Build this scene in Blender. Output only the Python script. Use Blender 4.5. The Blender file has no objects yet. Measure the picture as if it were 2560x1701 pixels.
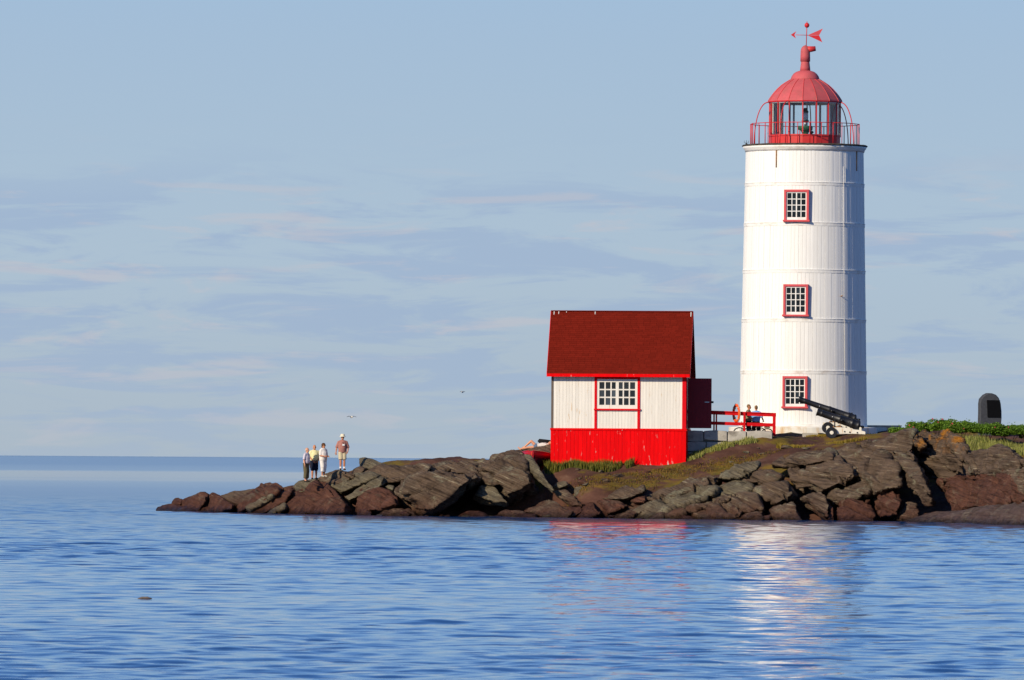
import bpy, bmesh, math, random
import numpy as np
from mathutils import Matrix, Vector, Euler
R = math.radians
rng = random.Random(7)
sc = bpy.context.scene
COL = sc.collection

# ------------------------------------------------------------------ camera
F = 20000.0                    # focal length in photo pixels (2560 wide)
CAMZ, PITCH, ROLL = 2.9, math.atan(295.7 / F), R(0.38)
cam_d = bpy.data.cameras.new('camera'); cam = bpy.data.objects.new('camera', cam_d)
COL.objects.link(cam); sc.camera = cam
cam_d.sensor_width = 36.0; cam_d.lens = 36.0 * F / 2560.0
cam_d.clip_start = 1.0; cam_d.clip_end = 90000.0
cam_d.dof.use_dof = True; cam_d.dof.focus_distance = 402.0; cam_d.dof.aperture_fstop = 13.0
CM = Matrix.Rotation(R(90) + PITCH, 4, 'X') @ Matrix.Rotation(ROLL, 4, 'Z')
cam.matrix_world = Matrix.Translation((0, 0, CAMZ)) @ CM

def W(px, py, Y):
    """point on the sight line of a photo pixel at distance Y"""
    d = CM.to_3x3() @ Vector(((px - 1280.0) / F, -(py - 850.5) / F, -1.0))
    t = Y / d.y
    return Vector((d.x * t, Y, CAMZ + d.z * t))

# ------------------------------------------------------------------ sky, sun, exposure
SUN_AZ, SUN_EL = R(222), R(26)          # clockwise from +Y (view direction): behind the camera, to the left
world = bpy.data.worlds.new('World'); sc.world = world; world.use_nodes = True

def nd(nt, kind, **kw):
    n = nt.nodes.new(kind)
    for k, v in kw.items():
        if k.startswith('i_'):
            key = k[2:]
            key = int(key) if key.isdigit() else key.replace('_', ' ')
            n.inputs[key].default_value = v
        else:
            setattr(n, k, v)
    return n

def lk(nt, a, b): nt.links.new(a, b)

def ramp(nt, src, stops, interp='LINEAR'):
    n = nt.nodes.new('ShaderNodeValToRGB'); n.color_ramp.interpolation = interp
    e = n.color_ramp.elements
    while len(e) > 1: e.remove(e[0])
    e[0].position = stops[0][0]; c = stops[0][1]
    e[0].color = (c, c, c, 1) if not hasattr(c, '__len__') else (*c, 1)
    for p, c in stops[1:]:
        x = e.new(p); x.color = (c, c, c, 1) if not hasattr(c, '__len__') else (*c, 1)
    lk(nt, src, n.inputs[0])
    return n

def mixc(nt, fac, a, b, mode='MIX'):
    n = nt.nodes.new('ShaderNodeMix'); n.data_type = 'RGBA'; n.blend_type = mode
    for s, v in ((n.inputs[0], fac), (n.inputs[6], a), (n.inputs[7], b)):
        if hasattr(v, 'is_linked'): lk(nt, v, s)
        elif hasattr(v, '__len__'): s.default_value = (*v, 1) if len(v) == 3 else v
        else: s.default_value = v
    return n.outputs[2]

def math_(nt, op, a, b=None, c=None, clamp=False):
    n = nt.nodes.new('ShaderNodeMath'); n.operation = op; n.use_clamp = clamp
    for s, v in zip(n.inputs, (a, b, c)):
        if v is None: continue
        if hasattr(v, 'is_linked'): lk(nt, v, s)
        else: s.default_value = v
    return n.outputs[0]

def build_world():
    nt = world.node_tree; bg = nt.nodes['Background']
    sky = nd(nt, 'ShaderNodeTexSky', sky_type='NISHITA', sun_disc=False, sun_elevation=SUN_EL, sun_rotation=SUN_AZ,
             air_density=1.0, dust_density=0.0, ozone_density=3.0)
    tint = mixc(nt, 1.0, sky.outputs[0], (0.55, 0.82, 1.25), 'MULTIPLY')
    tc = nd(nt, 'ShaderNodeTexCoord'); sep = nd(nt, 'ShaderNodeSeparateXYZ'); lk(nt, tc.outputs['Generated'], sep.inputs[0])
    z = sep.outputs[2]
    # pale blue haze that lies low over the sea, the same all round the horizon
    hz = ramp(nt, math_(nt, 'MULTIPLY', z, 4.0), [(0.0, 0.97), (0.2, 0.93), (0.36, 0.55), (0.7, 0.12), (1.0, 0.0)], 'EASE')
    hcol = ramp(nt, math_(nt, 'MULTIPLY', z, 14.0), [(0.0, (4.15, 4.95, 5.8)), (0.35, (4.25, 5.35, 6.5)), (0.85, (3.70, 5.05, 6.75)), (1.0, (3.4, 4.85, 6.7))])
    base = mixc(nt, hz.outputs[0], tint, hcol.outputs[0])
    # thin streaks of cloud low over the horizon
    mp = nd(nt, 'ShaderNodeMapping', i_Scale=(33, 33, 225)); lk(nt, tc.outputs['Generated'], mp.inputs[0])
    n1 = nd(nt, 'ShaderNodeTexNoise', i_Scale=1.0, i_Detail=9.0, i_Roughness=0.62, i_Distortion=0.6); lk(nt, mp.outputs[0], n1.inputs[0])
    mp2 = nd(nt, 'ShaderNodeMapping', i_Scale=(44, 44, 330), i_Location=(3, 7, 2)); lk(nt, tc.outputs['Generated'], mp2.inputs[0])
    n2 = nd(nt, 'ShaderNodeTexNoise', i_Scale=1.0, i_Detail=7.0, i_Roughness=0.6, i_Distortion=0.6); lk(nt, mp2.outputs[0], n2.inputs[0])
    band = ramp(nt, math_(nt, 'MULTIPLY', z, 20.0), [(0.0, 0.35), (0.12, 0.8), (0.35, 1.0), (0.62, 1.0), (0.74, 0.25), (0.8, 0.03), (1.0, 0.0)])
    m1 = ramp(nt, n1.outputs[0], [(0.455, 0.0), (0.575, 1.0)], 'EASE')
    m2 = ramp(nt, n2.outputs[0], [(0.52, 0.0), (0.66, 1.0)], 'EASE')
    f1 = math_(nt, 'MULTIPLY', math_(nt, 'MULTIPLY', m1.outputs[0], band.outputs[0]), 0.64)
    f2 = math_(nt, 'MULTIPLY', math_(nt, 'MULTIPLY', m2.outputs[0], band.outputs[0]), 0.52)
    c1 = mixc(nt, f1, base, (3.35, 4.5, 6.4))
    c2 = mixc(nt, f2, c1, (5.6, 5.5, 6.0))
    lk(nt, c2, bg.inputs[0]); bg.inputs[1].default_value = 0.098
build_world()

sun_d = bpy.data.lights.new('sun', 'SUN'); sun = bpy.data.objects.new('sun', sun_d); COL.objects.link(sun)
sun_d.energy = 5.0; sun_d.angle = R(0.53); sun_d.color = (1.0, 0.87, 0.66)
SUNV = Vector((math.sin(SUN_AZ) * math.cos(SUN_EL), math.cos(SUN_AZ) * math.cos(SUN_EL), math.sin(SUN_EL)))
sun.rotation_euler = SUNV.to_track_quat('Z', 'Y').to_euler()
sun.location = (-200, 100, 200)
vs = sc.view_settings
vs.view_transform = 'Standard'; vs.look = 'None'; vs.exposure = 0.0; vs.gamma = 1.0; vs.use_curve_mapping = False
sc.cycles.max_bounces = 6

# ------------------------------------------------------------------ mesh helpers
def add_obj(name, verts, faces, mat, parent=None, smooth=False, loc=None):
    me = bpy.data.meshes.new(name)
    me.from_pydata([tuple(v) for v in verts], [], faces)
    if mat is not None: me.materials.append(mat)
    if smooth: me.polygons.foreach_set('use_smooth', [True] * len(me.polygons))
    me.update()
    o = bpy.data.objects.new(name, me); COL.objects.link(o)
    if parent is not None: o.parent = parent
    if loc is not None: o.location = loc
    return o

def share(name, src, parent, loc=(0, 0, 0), rot=(0, 0, 0)):
    o = bpy.data.objects.new(name, src); COL.objects.link(o)
    o.parent = parent; o.location = loc; o.rotation_euler = rot
    return o

def empty(name, loc, rz=0.0):
    o = bpy.data.objects.new(name, None); COL.objects.link(o)
    o.location = loc; o.rotation_euler = (0, 0, rz); o.empty_display_size = 0.3
    return o

def tag(o, label, cat, group=None):
    o['label'] = label; o['category'] = cat
    if group: o['group'] = group
    return o

class MB:
    def __init__(s): s.v = []; s.f = []
    def box(s, c, d, m=None):
        x, y, z = d[0] / 2, d[1] / 2, d[2] / 2; b = len(s.v)
        for q in ((-x, -y, -z), (x, -y, -z), (x, y, -z), (-x, y, -z), (-x, -y, z), (x, -y, z), (x, y, z), (-x, y, z)):
            p = Vector(q)
            if m is not None: p = m @ p
            s.v.append(p + Vector(c))
        s.f += [tuple(b + i for i in q) for q in ((0, 3, 2, 1), (4, 5, 6, 7), (0, 1, 5, 4), (1, 2, 6, 5), (2, 3, 7, 6), (3, 0, 4, 7))]
        return s
    def bx(s, x0, x1, y0, y1, z0, z1):
        return s.box(((x0 + x1) / 2, (y0 + y1) / 2, (z0 + z1) / 2), (x1 - x0, y1 - y0, z1 - z0))
    def prism(s, poly, y0, y1):
        """polygon in x,z pushed along y"""
        b = len(s.v); n = len(poly)
        s.v += [Vector((x, y0, z)) for x, z in poly] + [Vector((x, y1, z)) for x, z in poly]
        s.f.append(tuple(b + i for i in range(n))); s.f.append(tuple(b + n + i for i in reversed(range(n))))
        for i in range(n):
            j = (i + 1) % n; s.f.append((b + i, b + n + i, b + n + j, b + j))
        return s
    def tube(s, pts, rad, seg=8, sx=1.0, up=None, cap=True):
        pts = [Vector(p) for p in pts]; n = len(pts)
        if not hasattr(rad, '__len__'): rad = [rad] * n
        b = len(s.v); prev = None
        for i, p in enumerate(pts):
            t = (pts[min(i + 1, n - 1)] - pts[max(i - 1, 0)]).normalized()
            if prev is None:
                u = Vector(up) if up is not None else (Vector((1, 0, 0)) if abs(t.x) < .8 else Vector((0, 1, 0)))
            else: u = prev
            u = (u - t * u.dot(t)).normalized(); prev = u; w = t.cross(u)
            r = rad[i]; ra, rb = (r if hasattr(r, '__len__') else (r * sx, r))
            for k in range(seg):
                a = 2 * math.pi * k / seg
                s.v.append(p + u * (ra * math.cos(a)) + w * (rb * math.sin(a)))
        for i in range(n - 1):
            for k in range(seg):
                k2 = (k + 1) % seg
                s.f.append((b + i * seg + k, b + i * seg + k2, b + (i + 1) * seg + k2, b + (i + 1) * seg + k))
        if cap:
            s.f.append(tuple(b + k for k in reversed(range(seg)))); s.f.append(tuple(b + (n - 1) * seg + k for k in range(seg)))
        return s
    def lathe(s, prof, seg=32, a0=0.0, c=(0, 0, 0), cap=True, m=None):
        b = len(s.v); n = len(prof)
        for r, z in prof:
            for k in range(seg):
                a = a0 + 2 * math.pi * k / seg
                p = Vector((r * math.sin(a), -r * math.cos(a), z))
                if m is not None: p = m @ p
                s.v.append(p + Vector(c))
        for i in range(n - 1):
            for k in range(seg):
                k2 = (k + 1) % seg
                s.f.append((b + i * seg + k, b + i * seg + k2, b + (i + 1) * seg + k2, b + (i + 1) * seg + k))
        if cap:
            s.f.append(tuple(b + k for k in reversed(range(seg)))); s.f.append(tuple(b + (n - 1) * seg + k for k in range(seg)))
        return s
    def ell(s, c, r, seg=14, rings=9, m=None):
        prof = []
        b = len(s.v)
        for i in range(rings + 1):
            t = math.pi * i / rings
            for k in range(seg):
                a = 2 * math.pi * k / seg
                p = Vector((r[0] * math.sin(t) * math.cos(a), r[1] * math.sin(t) * math.sin(a), -r[2] * math.cos(t)))
                if m is not None: p = m @ p
                s.v.append(p + Vector(c))
        for i in range(rings):
            for k in range(seg):
                k2 = (k + 1) % seg
                s.f.append((b + i * seg + k, b + i * seg + k2, b + (i + 1) * seg + k2, b + (i + 1) * seg + k))
        return s
    def build(s, name, mat, parent=None, smooth=False, loc=None):
        return add_obj(name, s.v, s.f, mat, parent, smooth, loc)

def remeshed(verts, faces, voxel, smooth_it=0):
    """one closed skin round overlapping shapes -> (verts, faces) as numpy"""
    me = bpy.data.meshes.new('tmp'); me.from_pydata([tuple(v) for v in verts], [], faces)
    o = bpy.data.objects.new('tmp', me); COL.objects.link(o)
    m = o.modifiers.new('r', 'REMESH'); m.mode = 'VOXEL'; m.voxel_size = voxel
    if smooth_it:
        sm = o.modifiers.new('s', 'SMOOTH'); sm.factor = 0.5; sm.iterations = smooth_it
    dg = bpy.context.evaluated_depsgraph_get(); ev = o.evaluated_get(dg); em = ev.to_mesh()
    n = len(em.vertices); co = np.empty(n * 3); em.vertices.foreach_get('co', co)
    nr = np.empty(n * 3); em.vertices.foreach_get('normal', nr)
    fs = [tuple(p.vertices) for p in em.polygons]
    ev.to_mesh_clear(); bpy.data.objects.remove(o); bpy.data.meshes.remove(me)
    return co.reshape(-1, 3), nr.reshape(-1, 3), fs

# ------------------------------------------------------------------ numpy noise
_pr = np.random.RandomState(11)
_T = _pr.rand(64, 64, 64)
def vnoise(x, y, z):
    xi, yi, zi = np.floor(x).astype(int), np.floor(y).astype(int), np.floor(z).astype(int)
    fx, fy, fz = x - xi, y - yi, z - zi
    fx, fy, fz = fx * fx * (3 - 2 * fx), fy * fy * (3 - 2 * fy), fz * fz * (3 - 2 * fz)
    g = lambda a, b, c: _T[(xi + a) & 63, (yi + b) & 63, (zi + c) & 63]
    l = lambda a, b, t: a + (b - a) * t
    return l(l(l(g(0, 0, 0), g(1, 0, 0), fx), l(g(0, 1, 0), g(1, 1, 0), fx), fy),
             l(l(g(0, 0, 1), g(1, 0, 1), fx), l(g(0, 1, 1), g(1, 1, 1), fx), fy), fz) * 2 - 1
def fbm(x, y, z, o=4, g=0.5):
    s = 0; a = 1.0
    for i in range(o):
        s = s + a * vnoise(x + 17.3 * i, y + 5.1 * i, z + 9.7 * i); x, y, z = x * 2.03, y * 2.03, z * 2.03; a *= g
    return s

# ------------------------------------------------------------------ materials
def mat(name):
    m = bpy.data.materials.new(name); m.use_nodes = True
    return m, m.node_tree, m.node_tree.nodes['Principled BSDF']

def bump(nt, b, h, strength=0.3, dist=0.02):
    n = nd(nt, 'ShaderNodeBump', i_Strength=strength, i_Distance=dist); lk(nt, h, n.inputs['Height']); lk(nt, n.outputs[0], b.inputs['Normal'])

def paint(name, col, rough=0.5, var=0.12, scale=3.0, stretch=(1, 1, 1), dirt=None, dirt_amt=0.0, dirt_at=(0.6, 0.75), dirt_scale=1.0, dirt_stretch=(6, 6, 0.8),
          rnd=0.0, metal=0.0, bmp=0.15, spec=0.3, island=False, foot=None):
    """painted surface: slight unevenness, dirt or flaking of its own shape, small change from piece to piece"""
    m, nt, b = mat(name)
    tc = nd(nt, 'ShaderNodeTexCoord'); oi = nd(nt, 'ShaderNodeObjectInfo')
    ad = nd(nt, 'ShaderNodeVectorMath', operation='ADD')
    cb = nd(nt, 'ShaderNodeCombineXYZ'); lk(nt, math_(nt, 'MULTIPLY', oi.outputs['Random'], 37.0), cb.inputs[0]); lk(nt, math_(nt, 'MULTIPLY', oi.outputs['Random'], 71.0), cb.inputs[2])
    lk(nt, tc.outputs['Object'], ad.inputs[0]); lk(nt, cb.outputs[0], ad.inputs[1])
    mp = nd(nt, 'ShaderNodeMapping', i_Scale=stretch); lk(nt, ad.outputs[0], mp.inputs[0])
    n = nd(nt, 'ShaderNodeTexNoise', i_Scale=scale, i_Detail=5.0, i_Roughness=0.6); lk(nt, mp.outputs[0], n.inputs[0])
    k = ramp(nt, n.outputs[0], [(0.25, 1 - var), (0.75, 1 + var)])
    c = mixc(nt, 1.0, (*col, 1), k.outputs[0], 'MULTIPLY')
    if rnd > 0:
        src = nd(nt, 'ShaderNodeNewGeometry').outputs['Random Per Island'] if island else oi.outputs['Random']
        k2 = ramp(nt, src, [(0.0, 1 - rnd), (1.0, 1 + rnd)])
        c = mixc(nt, 1.0, c, k2.outputs[0], 'MULTIPLY')
    if dirt is not None:
        mp2 = nd(nt, 'ShaderNodeMapping', i_Scale=dirt_stretch); lk(nt, ad.outputs[0], mp2.inputs[0])
        n2 = nd(nt, 'ShaderNodeTexNoise', i_Scale=dirt_scale, i_Detail=6.0, i_Roughness=0.65); lk(nt, mp2.outputs[0], n2.inputs[0])
        dv = n2.outputs[0]
        if foot:                      # wear gathers towards the lower end of a board
            sz = nd(nt, 'ShaderNodeSeparateXYZ'); lk(nt, tc.outputs['Object'], sz.inputs[0])
            dv = math_(nt, 'ADD', dv, math_(nt, 'MULTIPLY', math_(nt, 'SUBTRACT', foot[0], sz.outputs[2]), foot[1], clamp=True))
        d = ramp(nt, dv, [(dirt_at[0], 0.0), (dirt_at[1], dirt_amt)])
        c = mixc(nt, d.outputs[0], c, dirt)
    lk(nt, c, b.inputs['Base Color'])
    b.inputs['Roughness'].default_value = rough; b.inputs['Metallic'].default_value = metal; b.inputs['Specular IOR Level'].default_value = spec
    if bmp: bump(nt, b, n.outputs[0], bmp, 0.01)
    return m

def flat_glass(name, dark=(0.008, 0.01, 0.012)):  # opaque panes: the dark interior behind is painted into their colour
    m, nt, b = mat(name)
    oi = nd(nt, 'ShaderNodeObjectInfo')
    k = ramp(nt, oi.outputs['Random'], [(0.0, (dark[0] * .5, dark[1] * .5, dark[2] * .5)), (0.7, dark), (1.0, (dark[0] * 3, dark[1] * 3.2, dark[2] * 3.4))])
    lk(nt, k.outputs[0], b.inputs['Base Color']); b.inputs['Roughness'].default_value = 0.06; b.inputs['Specular IOR Level'].default_value = 0.35
    return m

def clear_glass(name):
    m, nt, b = mat(name); out = nt.nodes['Material Output']
    tr = nd(nt, 'ShaderNodeBsdfTransparent'); tr.inputs[0].default_value = (0.93, 0.96, 0.96, 1)
    gl = nd(nt, 'ShaderNodeBsdfGlossy'); gl.inputs['Roughness'].default_value = 0.03
    fr = nd(nt, 'ShaderNodeFresnel', i_IOR=1.45); mx = nd(nt, 'ShaderNodeMixShader')
    lk(nt, fr.outputs[0], mx.inputs[0]); lk(nt, tr.outputs[0], mx.inputs[1]); lk(nt, gl.outputs[0], mx.inputs[2]); lk(nt, mx.outputs[0], out.inputs[0])
    nt.nodes.remove(b)
    return m

M = {}
M['white_board'] = paint('white_painted_board', (0.80, 0.785, 0.75), 0.6, 0.05, 2.0, (5, 5, 0.5), dirt=(0.45, 0.36, 0.26), dirt_amt=0.22, dirt_at=(0.62, 0.85), dirt_stretch=(7, 7, 0.35), rnd=0.035)
M['white_trim'] = paint('white_trim_paint', (0.79, 0.775, 0.74), 0.55, 0.06, 3.0, dirt=(0.40, 0.30, 0.20), dirt_amt=0.55, dirt_at=(0.50, 0.72), dirt_stretch=(1.5, 1.5, 3))
M['white_shed'] = paint('white_shed_board', (0.74, 0.70, 0.63), 0.65, 0.08, 2.0, (6, 6, 0.6), dirt=(0.55, 0.33, 0.12), dirt_amt=0.75, dirt_at=(0.60, 0.72), dirt_stretch=(9, 9, 1.5), rnd=0.05)
M['red_shed'] = paint('red_shed_board', (0.72, 0.002, 0.004), 0.8, 0.16, 2.0, (6, 6, 0.7), dirt=(0.55, 0.47, 0.42), dirt_amt=0.75, dirt_at=(0.64, 0.69), dirt_stretch=(9, 9, 1.8), rnd=0.07, spec=0.06, foot=(-.25, .26))
M['red_trim'] = paint('red_trim_paint', (0.62, 0.004, 0.010), 0.7, 0.12, 4.0, spec=0.08, dirt=(0.30, 0.05, 0.04), dirt_amt=0.5)
M['red_rail'] = paint('red_rail_paint', (0.55, 0.006, 0.010), 0.7, 0.15, spec=0.08, scale=4.0, dirt=(0.25, 0.03, 0.03), dirt_amt=0.6)
M['pink_red'] = paint('faded_red_casing', (0.56, 0.065, 0.075), 0.55, 0.10, 3.0)
M['dome_red'] = paint('weathered_red_metal', (0.50, 0.092, 0.102), 0.62, 0.14, 1.6, dirt=(0.30, 0.10, 0.09), dirt_amt=0.55, dirt_at=(0.5, 0.68), dirt_scale=2.2, dirt_stretch=(1, 1, 1), rnd=0.05, spec=0.2)
M['lantern_red'] = paint('lantern_red_paint', (0.55, 0.035, 0.035), 0.5, 0.12, 3.0, dirt=(0.28, 0.08, 0.03), dirt_amt=0.6, dirt_stretch=(4, 4, 2))
M['bright_red'] = paint('red_iron_paint', (0.55, 0.02, 0.025), 0.5, 0.1, 5.0)
M['lantern_inside'] = paint('pale_lantern_bar', (0.80, 0.80, 0.78), 0.6, 0.1, 3.0)
M['rim_dark'] = paint('tarred_gallery_edge', (0.06, 0.052, 0.042), 0.85, 0.4, 4.0, dirt=(0.16, 0.13, 0.08), dirt_amt=0.8, dirt_at=(0.5, 0.7), dirt_stretch=(3, 3, 3))
M['core_dark'] = paint('grey_sheathing', (0.50, 0.48, 0.45), 0.9, 0.2)  # plain mid-grey backing that shows in the gaps between boards
M['rust_pipe'] = paint('rusty_iron', (0.30, 0.15, 0.05), 0.8, 0.3, 6.0)
M['plinth'] = paint('stained_white_masonry', (0.72, 0.69, 0.62), 0.85, 0.10, 2.0, dirt=(0.50, 0.28, 0.07), dirt_amt=0.85, dirt_at=(0.52, 0.70), dirt_scale=1.0, dirt_stretch=(2.0, 2.0, 0.6))
M['pane'] = flat_glass('dark_interior_pane')
M['pane_shed'] = flat_glass('shed_interior_pane', (0.022, 0.026, 0.030))
M['glass'] = clear_glass('lantern_glass')
M['shingle'] = paint('red_asphalt_shingle', (0.150, 0.012, 0.006), 0.95, 0.14, 14.0, rnd=0.10, bmp=0.3, spec=0.04, island=True)
M['dark_red'] = paint('dark_red_wood', (0.22, 0.008, 0.014), 0.6, 0.15, 3.0)
M['grey_wood'] = paint('bare_grey_wood', (0.13, 0.10, 0.08), 0.85, 0.25, 5.0, (4, 4, 0.6))
M['iron'] = paint('black_gun_paint', (0.008, 0.008, 0.010), 0.45, 0.3, 6.0, dirt=(0.03, 0.022, 0.018), dirt_amt=0.4, dirt_at=(0.6, 0.8), dirt_stretch=(2, 2, 2), spec=0.5)
M['carriage'] = paint('white_carriage_paint', (0.74, 0.70, 0.60), 0.6, 0.08, 3.0, dirt=(0.48, 0.22, 0.03), dirt_amt=0.9, dirt_at=(0.60, 0.72), dirt_scale=1.2, dirt_stretch=(5, 5, 1.0))
M['green_iron'] = paint('green_lamp_base', (0.02, 0.10, 0.05), 0.5, 0.1)
M['black'] = paint('black_metal', (0.012, 0.012, 0.013), 0.5, 0.1)
M['silver'] = paint('worn_steel', (0.45, 0.45, 0.45), 0.4, 0.1, metal=0.8)
M['stone_light'] = paint('pale_granite_block', (0.40, 0.37, 0.32), 0.9, 0.25, 2.5, dirt=(0.14, 0.12, 0.10), dirt_amt=0.8, dirt_at=(0.52, 0.7), dirt_stretch=(1.5, 1.5, 2.5), rnd=0.12, bmp=0.6)
M['mortar'] = paint('dark_joint', (0.13, 0.12, 0.10), 0.95, 0.2, bmp=0.4)
M['granite'] = paint('dark_granite', (0.048, 0.051, 0.060), 0.8, 0.3, 8.0, bmp=0.4)
M['plaque'] = paint('dark_bronze_plaque', (0.004, 0.004, 0.005), 0.7, 0.2, 8.0, spec=0.08)
M['buoy'] = paint('orange_lifebuoy', (0.80, 0.10, 0.02), 0.5, 0.08, 3.0)
M['rope'] = paint('pale_rope', (0.55, 0.48, 0.38), 0.9, 0.1)
M['boat_red'] = paint('red_boat_paint', (0.42, 0.010, 0.020), 0.35, 0.12, 2.0, spec=0.4)
M['boat_dark'] = paint('shaded_boat_hull', (0.018, 0.012, 0.022), 0.4, 0.12, 2.0)  # shadow on the hull below the red strake, put into its colour
M['skin'] = paint('fair_skin', (0.56, 0.27, 0.16), 0.55, 0.06, 6.0, bmp=0)  # the fairer of the two skin tones
M['skin_tan'] = paint('tanned_skin', (0.48, 0.20, 0.10), 0.55, 0.06, 6.0, bmp=0)

# ------------------------------------------------------------------ water
def water_material():
    m, nt, b = mat('sea_water')
    geo = nd(nt, 'ShaderNodeNewGeometry')
    # a calm slick lies across the water between ruffled stretches
    sep = nd(nt, 'ShaderNodeSeparateXYZ'); lk(nt, geo.outputs['Position'], sep.inputs[0])
    mp = nd(nt, 'ShaderNodeMapping', i_Scale=(0.0010, 0.0040, 0)); lk(nt, geo.outputs['Position'], mp.inputs[0])
    n = nd(nt, 'ShaderNodeTexNoise', i_Scale=1.0, i_Detail=4.0, i_Roughness=0.6); lk(nt, mp.outputs[0], n.inputs[0])
    yy = math_(nt, 'ADD', sep.outputs[1], math_(nt, 'MULTIPLY', math_(nt, 'SUBTRACT', n.outputs[0], 0.5), 420.0))
    r = ramp(nt, math_(nt, 'MULTIPLY', yy, 1 / 4000.0), [(0.10, 0.17), (0.155, 0.16), (0.22, 0.12), (0.26, 0.05), (0.35, 0.04), (0.41, 0.14), (0.7, 0.17), (1.0, 0.17)])
    lk(nt, r.outputs[0], b.inputs['Roughness'])
    b.inputs['Base Color'].default_value = (0.008, 0.050, 0.165, 1)
    b.inputs['IOR'].default_value = 1.333; b.inputs['Specular IOR Level'].default_value = 0.5
    mp2 = nd(nt, 'ShaderNodeMapping', i_Scale=(2.2, 2.2, 2.2)); lk(nt, geo.outputs['Position'], mp2.inputs[0])
    n2 = nd(nt, 'ShaderNodeTexNoise', i_Scale=1.5, i_Detail=3.0); lk(nt, mp2.outputs[0], n2.inputs[0])
    bump(nt, b, n2.outputs[0], 0.05, 0.02)
    return m
M['water'] = water_material()

def near_water_material():
    m = M['water'].copy(); m.name = 'rippled_water'; nt = m.node_tree; b = nt.nodes['Principled BSDF']
    for l in list(b.inputs['Roughness'].links): nt.links.remove(l)
    g2 = nd(nt, 'ShaderNodeNewGeometry'); s2 = nd(nt, 'ShaderNodeSeparateXYZ'); lk(nt, g2.outputs['Position'], s2.inputs[0])
    r2 = ramp(nt, math_(nt, 'MULTIPLY', s2.outputs[1], 1 / 620.0), [(0.28, 0.045), (0.45, 0.075), (0.62, 0.115), (1.0, 0.16)])
    lk(nt, r2.outputs[0], b.inputs['Roughness'])
    return m

def build_water():
    rs = np.random.RandomState(5)
    ys = [96.0]
    while ys[-1] < 620: ys.append(ys[-1] + 0.09 + max(0, ys[-1] - 104) * 0.00085)
    ys = np.array(ys); nx = 380; u = np.linspace(-1, 1, nx)
    X = u[None, :] * (ys[:, None] * 0.064 * 1.30 + 1.0); Y = np.repeat(ys[:, None], nx, 1)
    Z = np.zeros_like(X)
    dys = np.gradient(ys)
    gust = 0.75 + 0.45 * fbm(X * 0.035 + 3, Y * 0.012, X * 0 + .5, 3)
    gust = np.clip(gust, 0.25, 1.5)
    for i in range(90):
        lam = 0.27 * (5.5 / 0.27) ** rs.rand()
        th = rs.normal(0, 0.62); k = 2 * math.pi / lam
        a = 0.0124 * lam / 2 / math.pi * (1.18 if lam < 1.2 else 1.0 if lam < 2.8 else 0.6)
        ph = rs.rand() * 6.283
        arg = k * (X * math.sin(th) + Y * math.cos(th)) + ph
        s = np.sin(arg)
        Z += a * (s + 0.22 * np.cos(2 * arg)) * np.clip(lam / (2.6 * dys[:, None]) - .3, 0, 1)
    Z *= gust
    edge = np.clip((620 - Y) / 190, 0, 1) ** .8 * np.clip((Y - 96) / 3, 0, 1) * np.clip((1 - np.abs(u))[None, :] * 25, 0, 1)
    Z = Z * edge + 0.004
    n0, n1 = X.shape
    me = bpy.data.meshes.new('water')
    idx = np.arange(n0 * n1).reshape(n0, n1)
    q = np.stack([idx[:-1, :-1], idx[:-1, 1:], idx[1:, 1:], idx[1:, :-1]], -1).reshape(-1, 4)
    me.vertices.add(n0 * n1); me.vertices.foreach_set('co', np.stack([X, Y, Z], -1).ravel())
    me.loops.add(q.size); me.loops.foreach_set('vertex_index', q.ravel().astype(np.int32))
    me.polygons.add(len(q)); me.polygons.foreach_set('loop_start', (np.arange(len(q)) * 4).astype(np.int32))
    me.polygons.foreach_set('use_smooth', np.ones(len(q), bool))
    me.update(); me.validate(); me.materials.append(near_water_material())
    o = bpy.data.objects.new('water', me); COL.objects.link(o); o['kind'] = 'structure'
    # open sea round the rippled part, out to the horizon
    S = 42000.0
    def xe(y): return y * 0.064 * 1.30 + 1.0
    v = [(-S, -S, 0), (S, -S, 0), (S, 96, 0), (xe(96), 96, 0), (-xe(96), 96, 0), (-S, 96, 0),
         (xe(620), 620, 0), (S, 620, 0), (-xe(620), 620, 0), (-S, 620, 0), (S, S, 0), (-S, S, 0)]
    f = [(0, 1, 2, 3, 4, 5), (3, 2, 7, 6), (5, 4, 8, 9), (9, 8, 6, 7, 10, 11)]
    o2 = add_obj('open_sea', v, f, M['water']); o2['kind'] = 'structure'
build_water()

# ------------------------------------------------------------------ island ground
def hor(px): return 1146.2 + (px - 1280) * 0.0066
SHX = np.array([0, 390, 660, 960, 1280, 1700, 2100, 2300, 2560, 2900], float)
SHY = np.array([430, 421, 406, 397, 394, 388, 383, 378.5, 363, 350], float)
def ysh(px): return float(np.interp(px, SHX, SHY))
SLOPE = 2.0
def Q(px, py, d=0.0):
    k = (py - hor(px)) / F
    z = (CAMZ - k * ysh(px)) / (1 + SLOPE * k)
    return W(px, py, ysh(px) + SLOPE * max(z, -0.5) + d)

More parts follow.
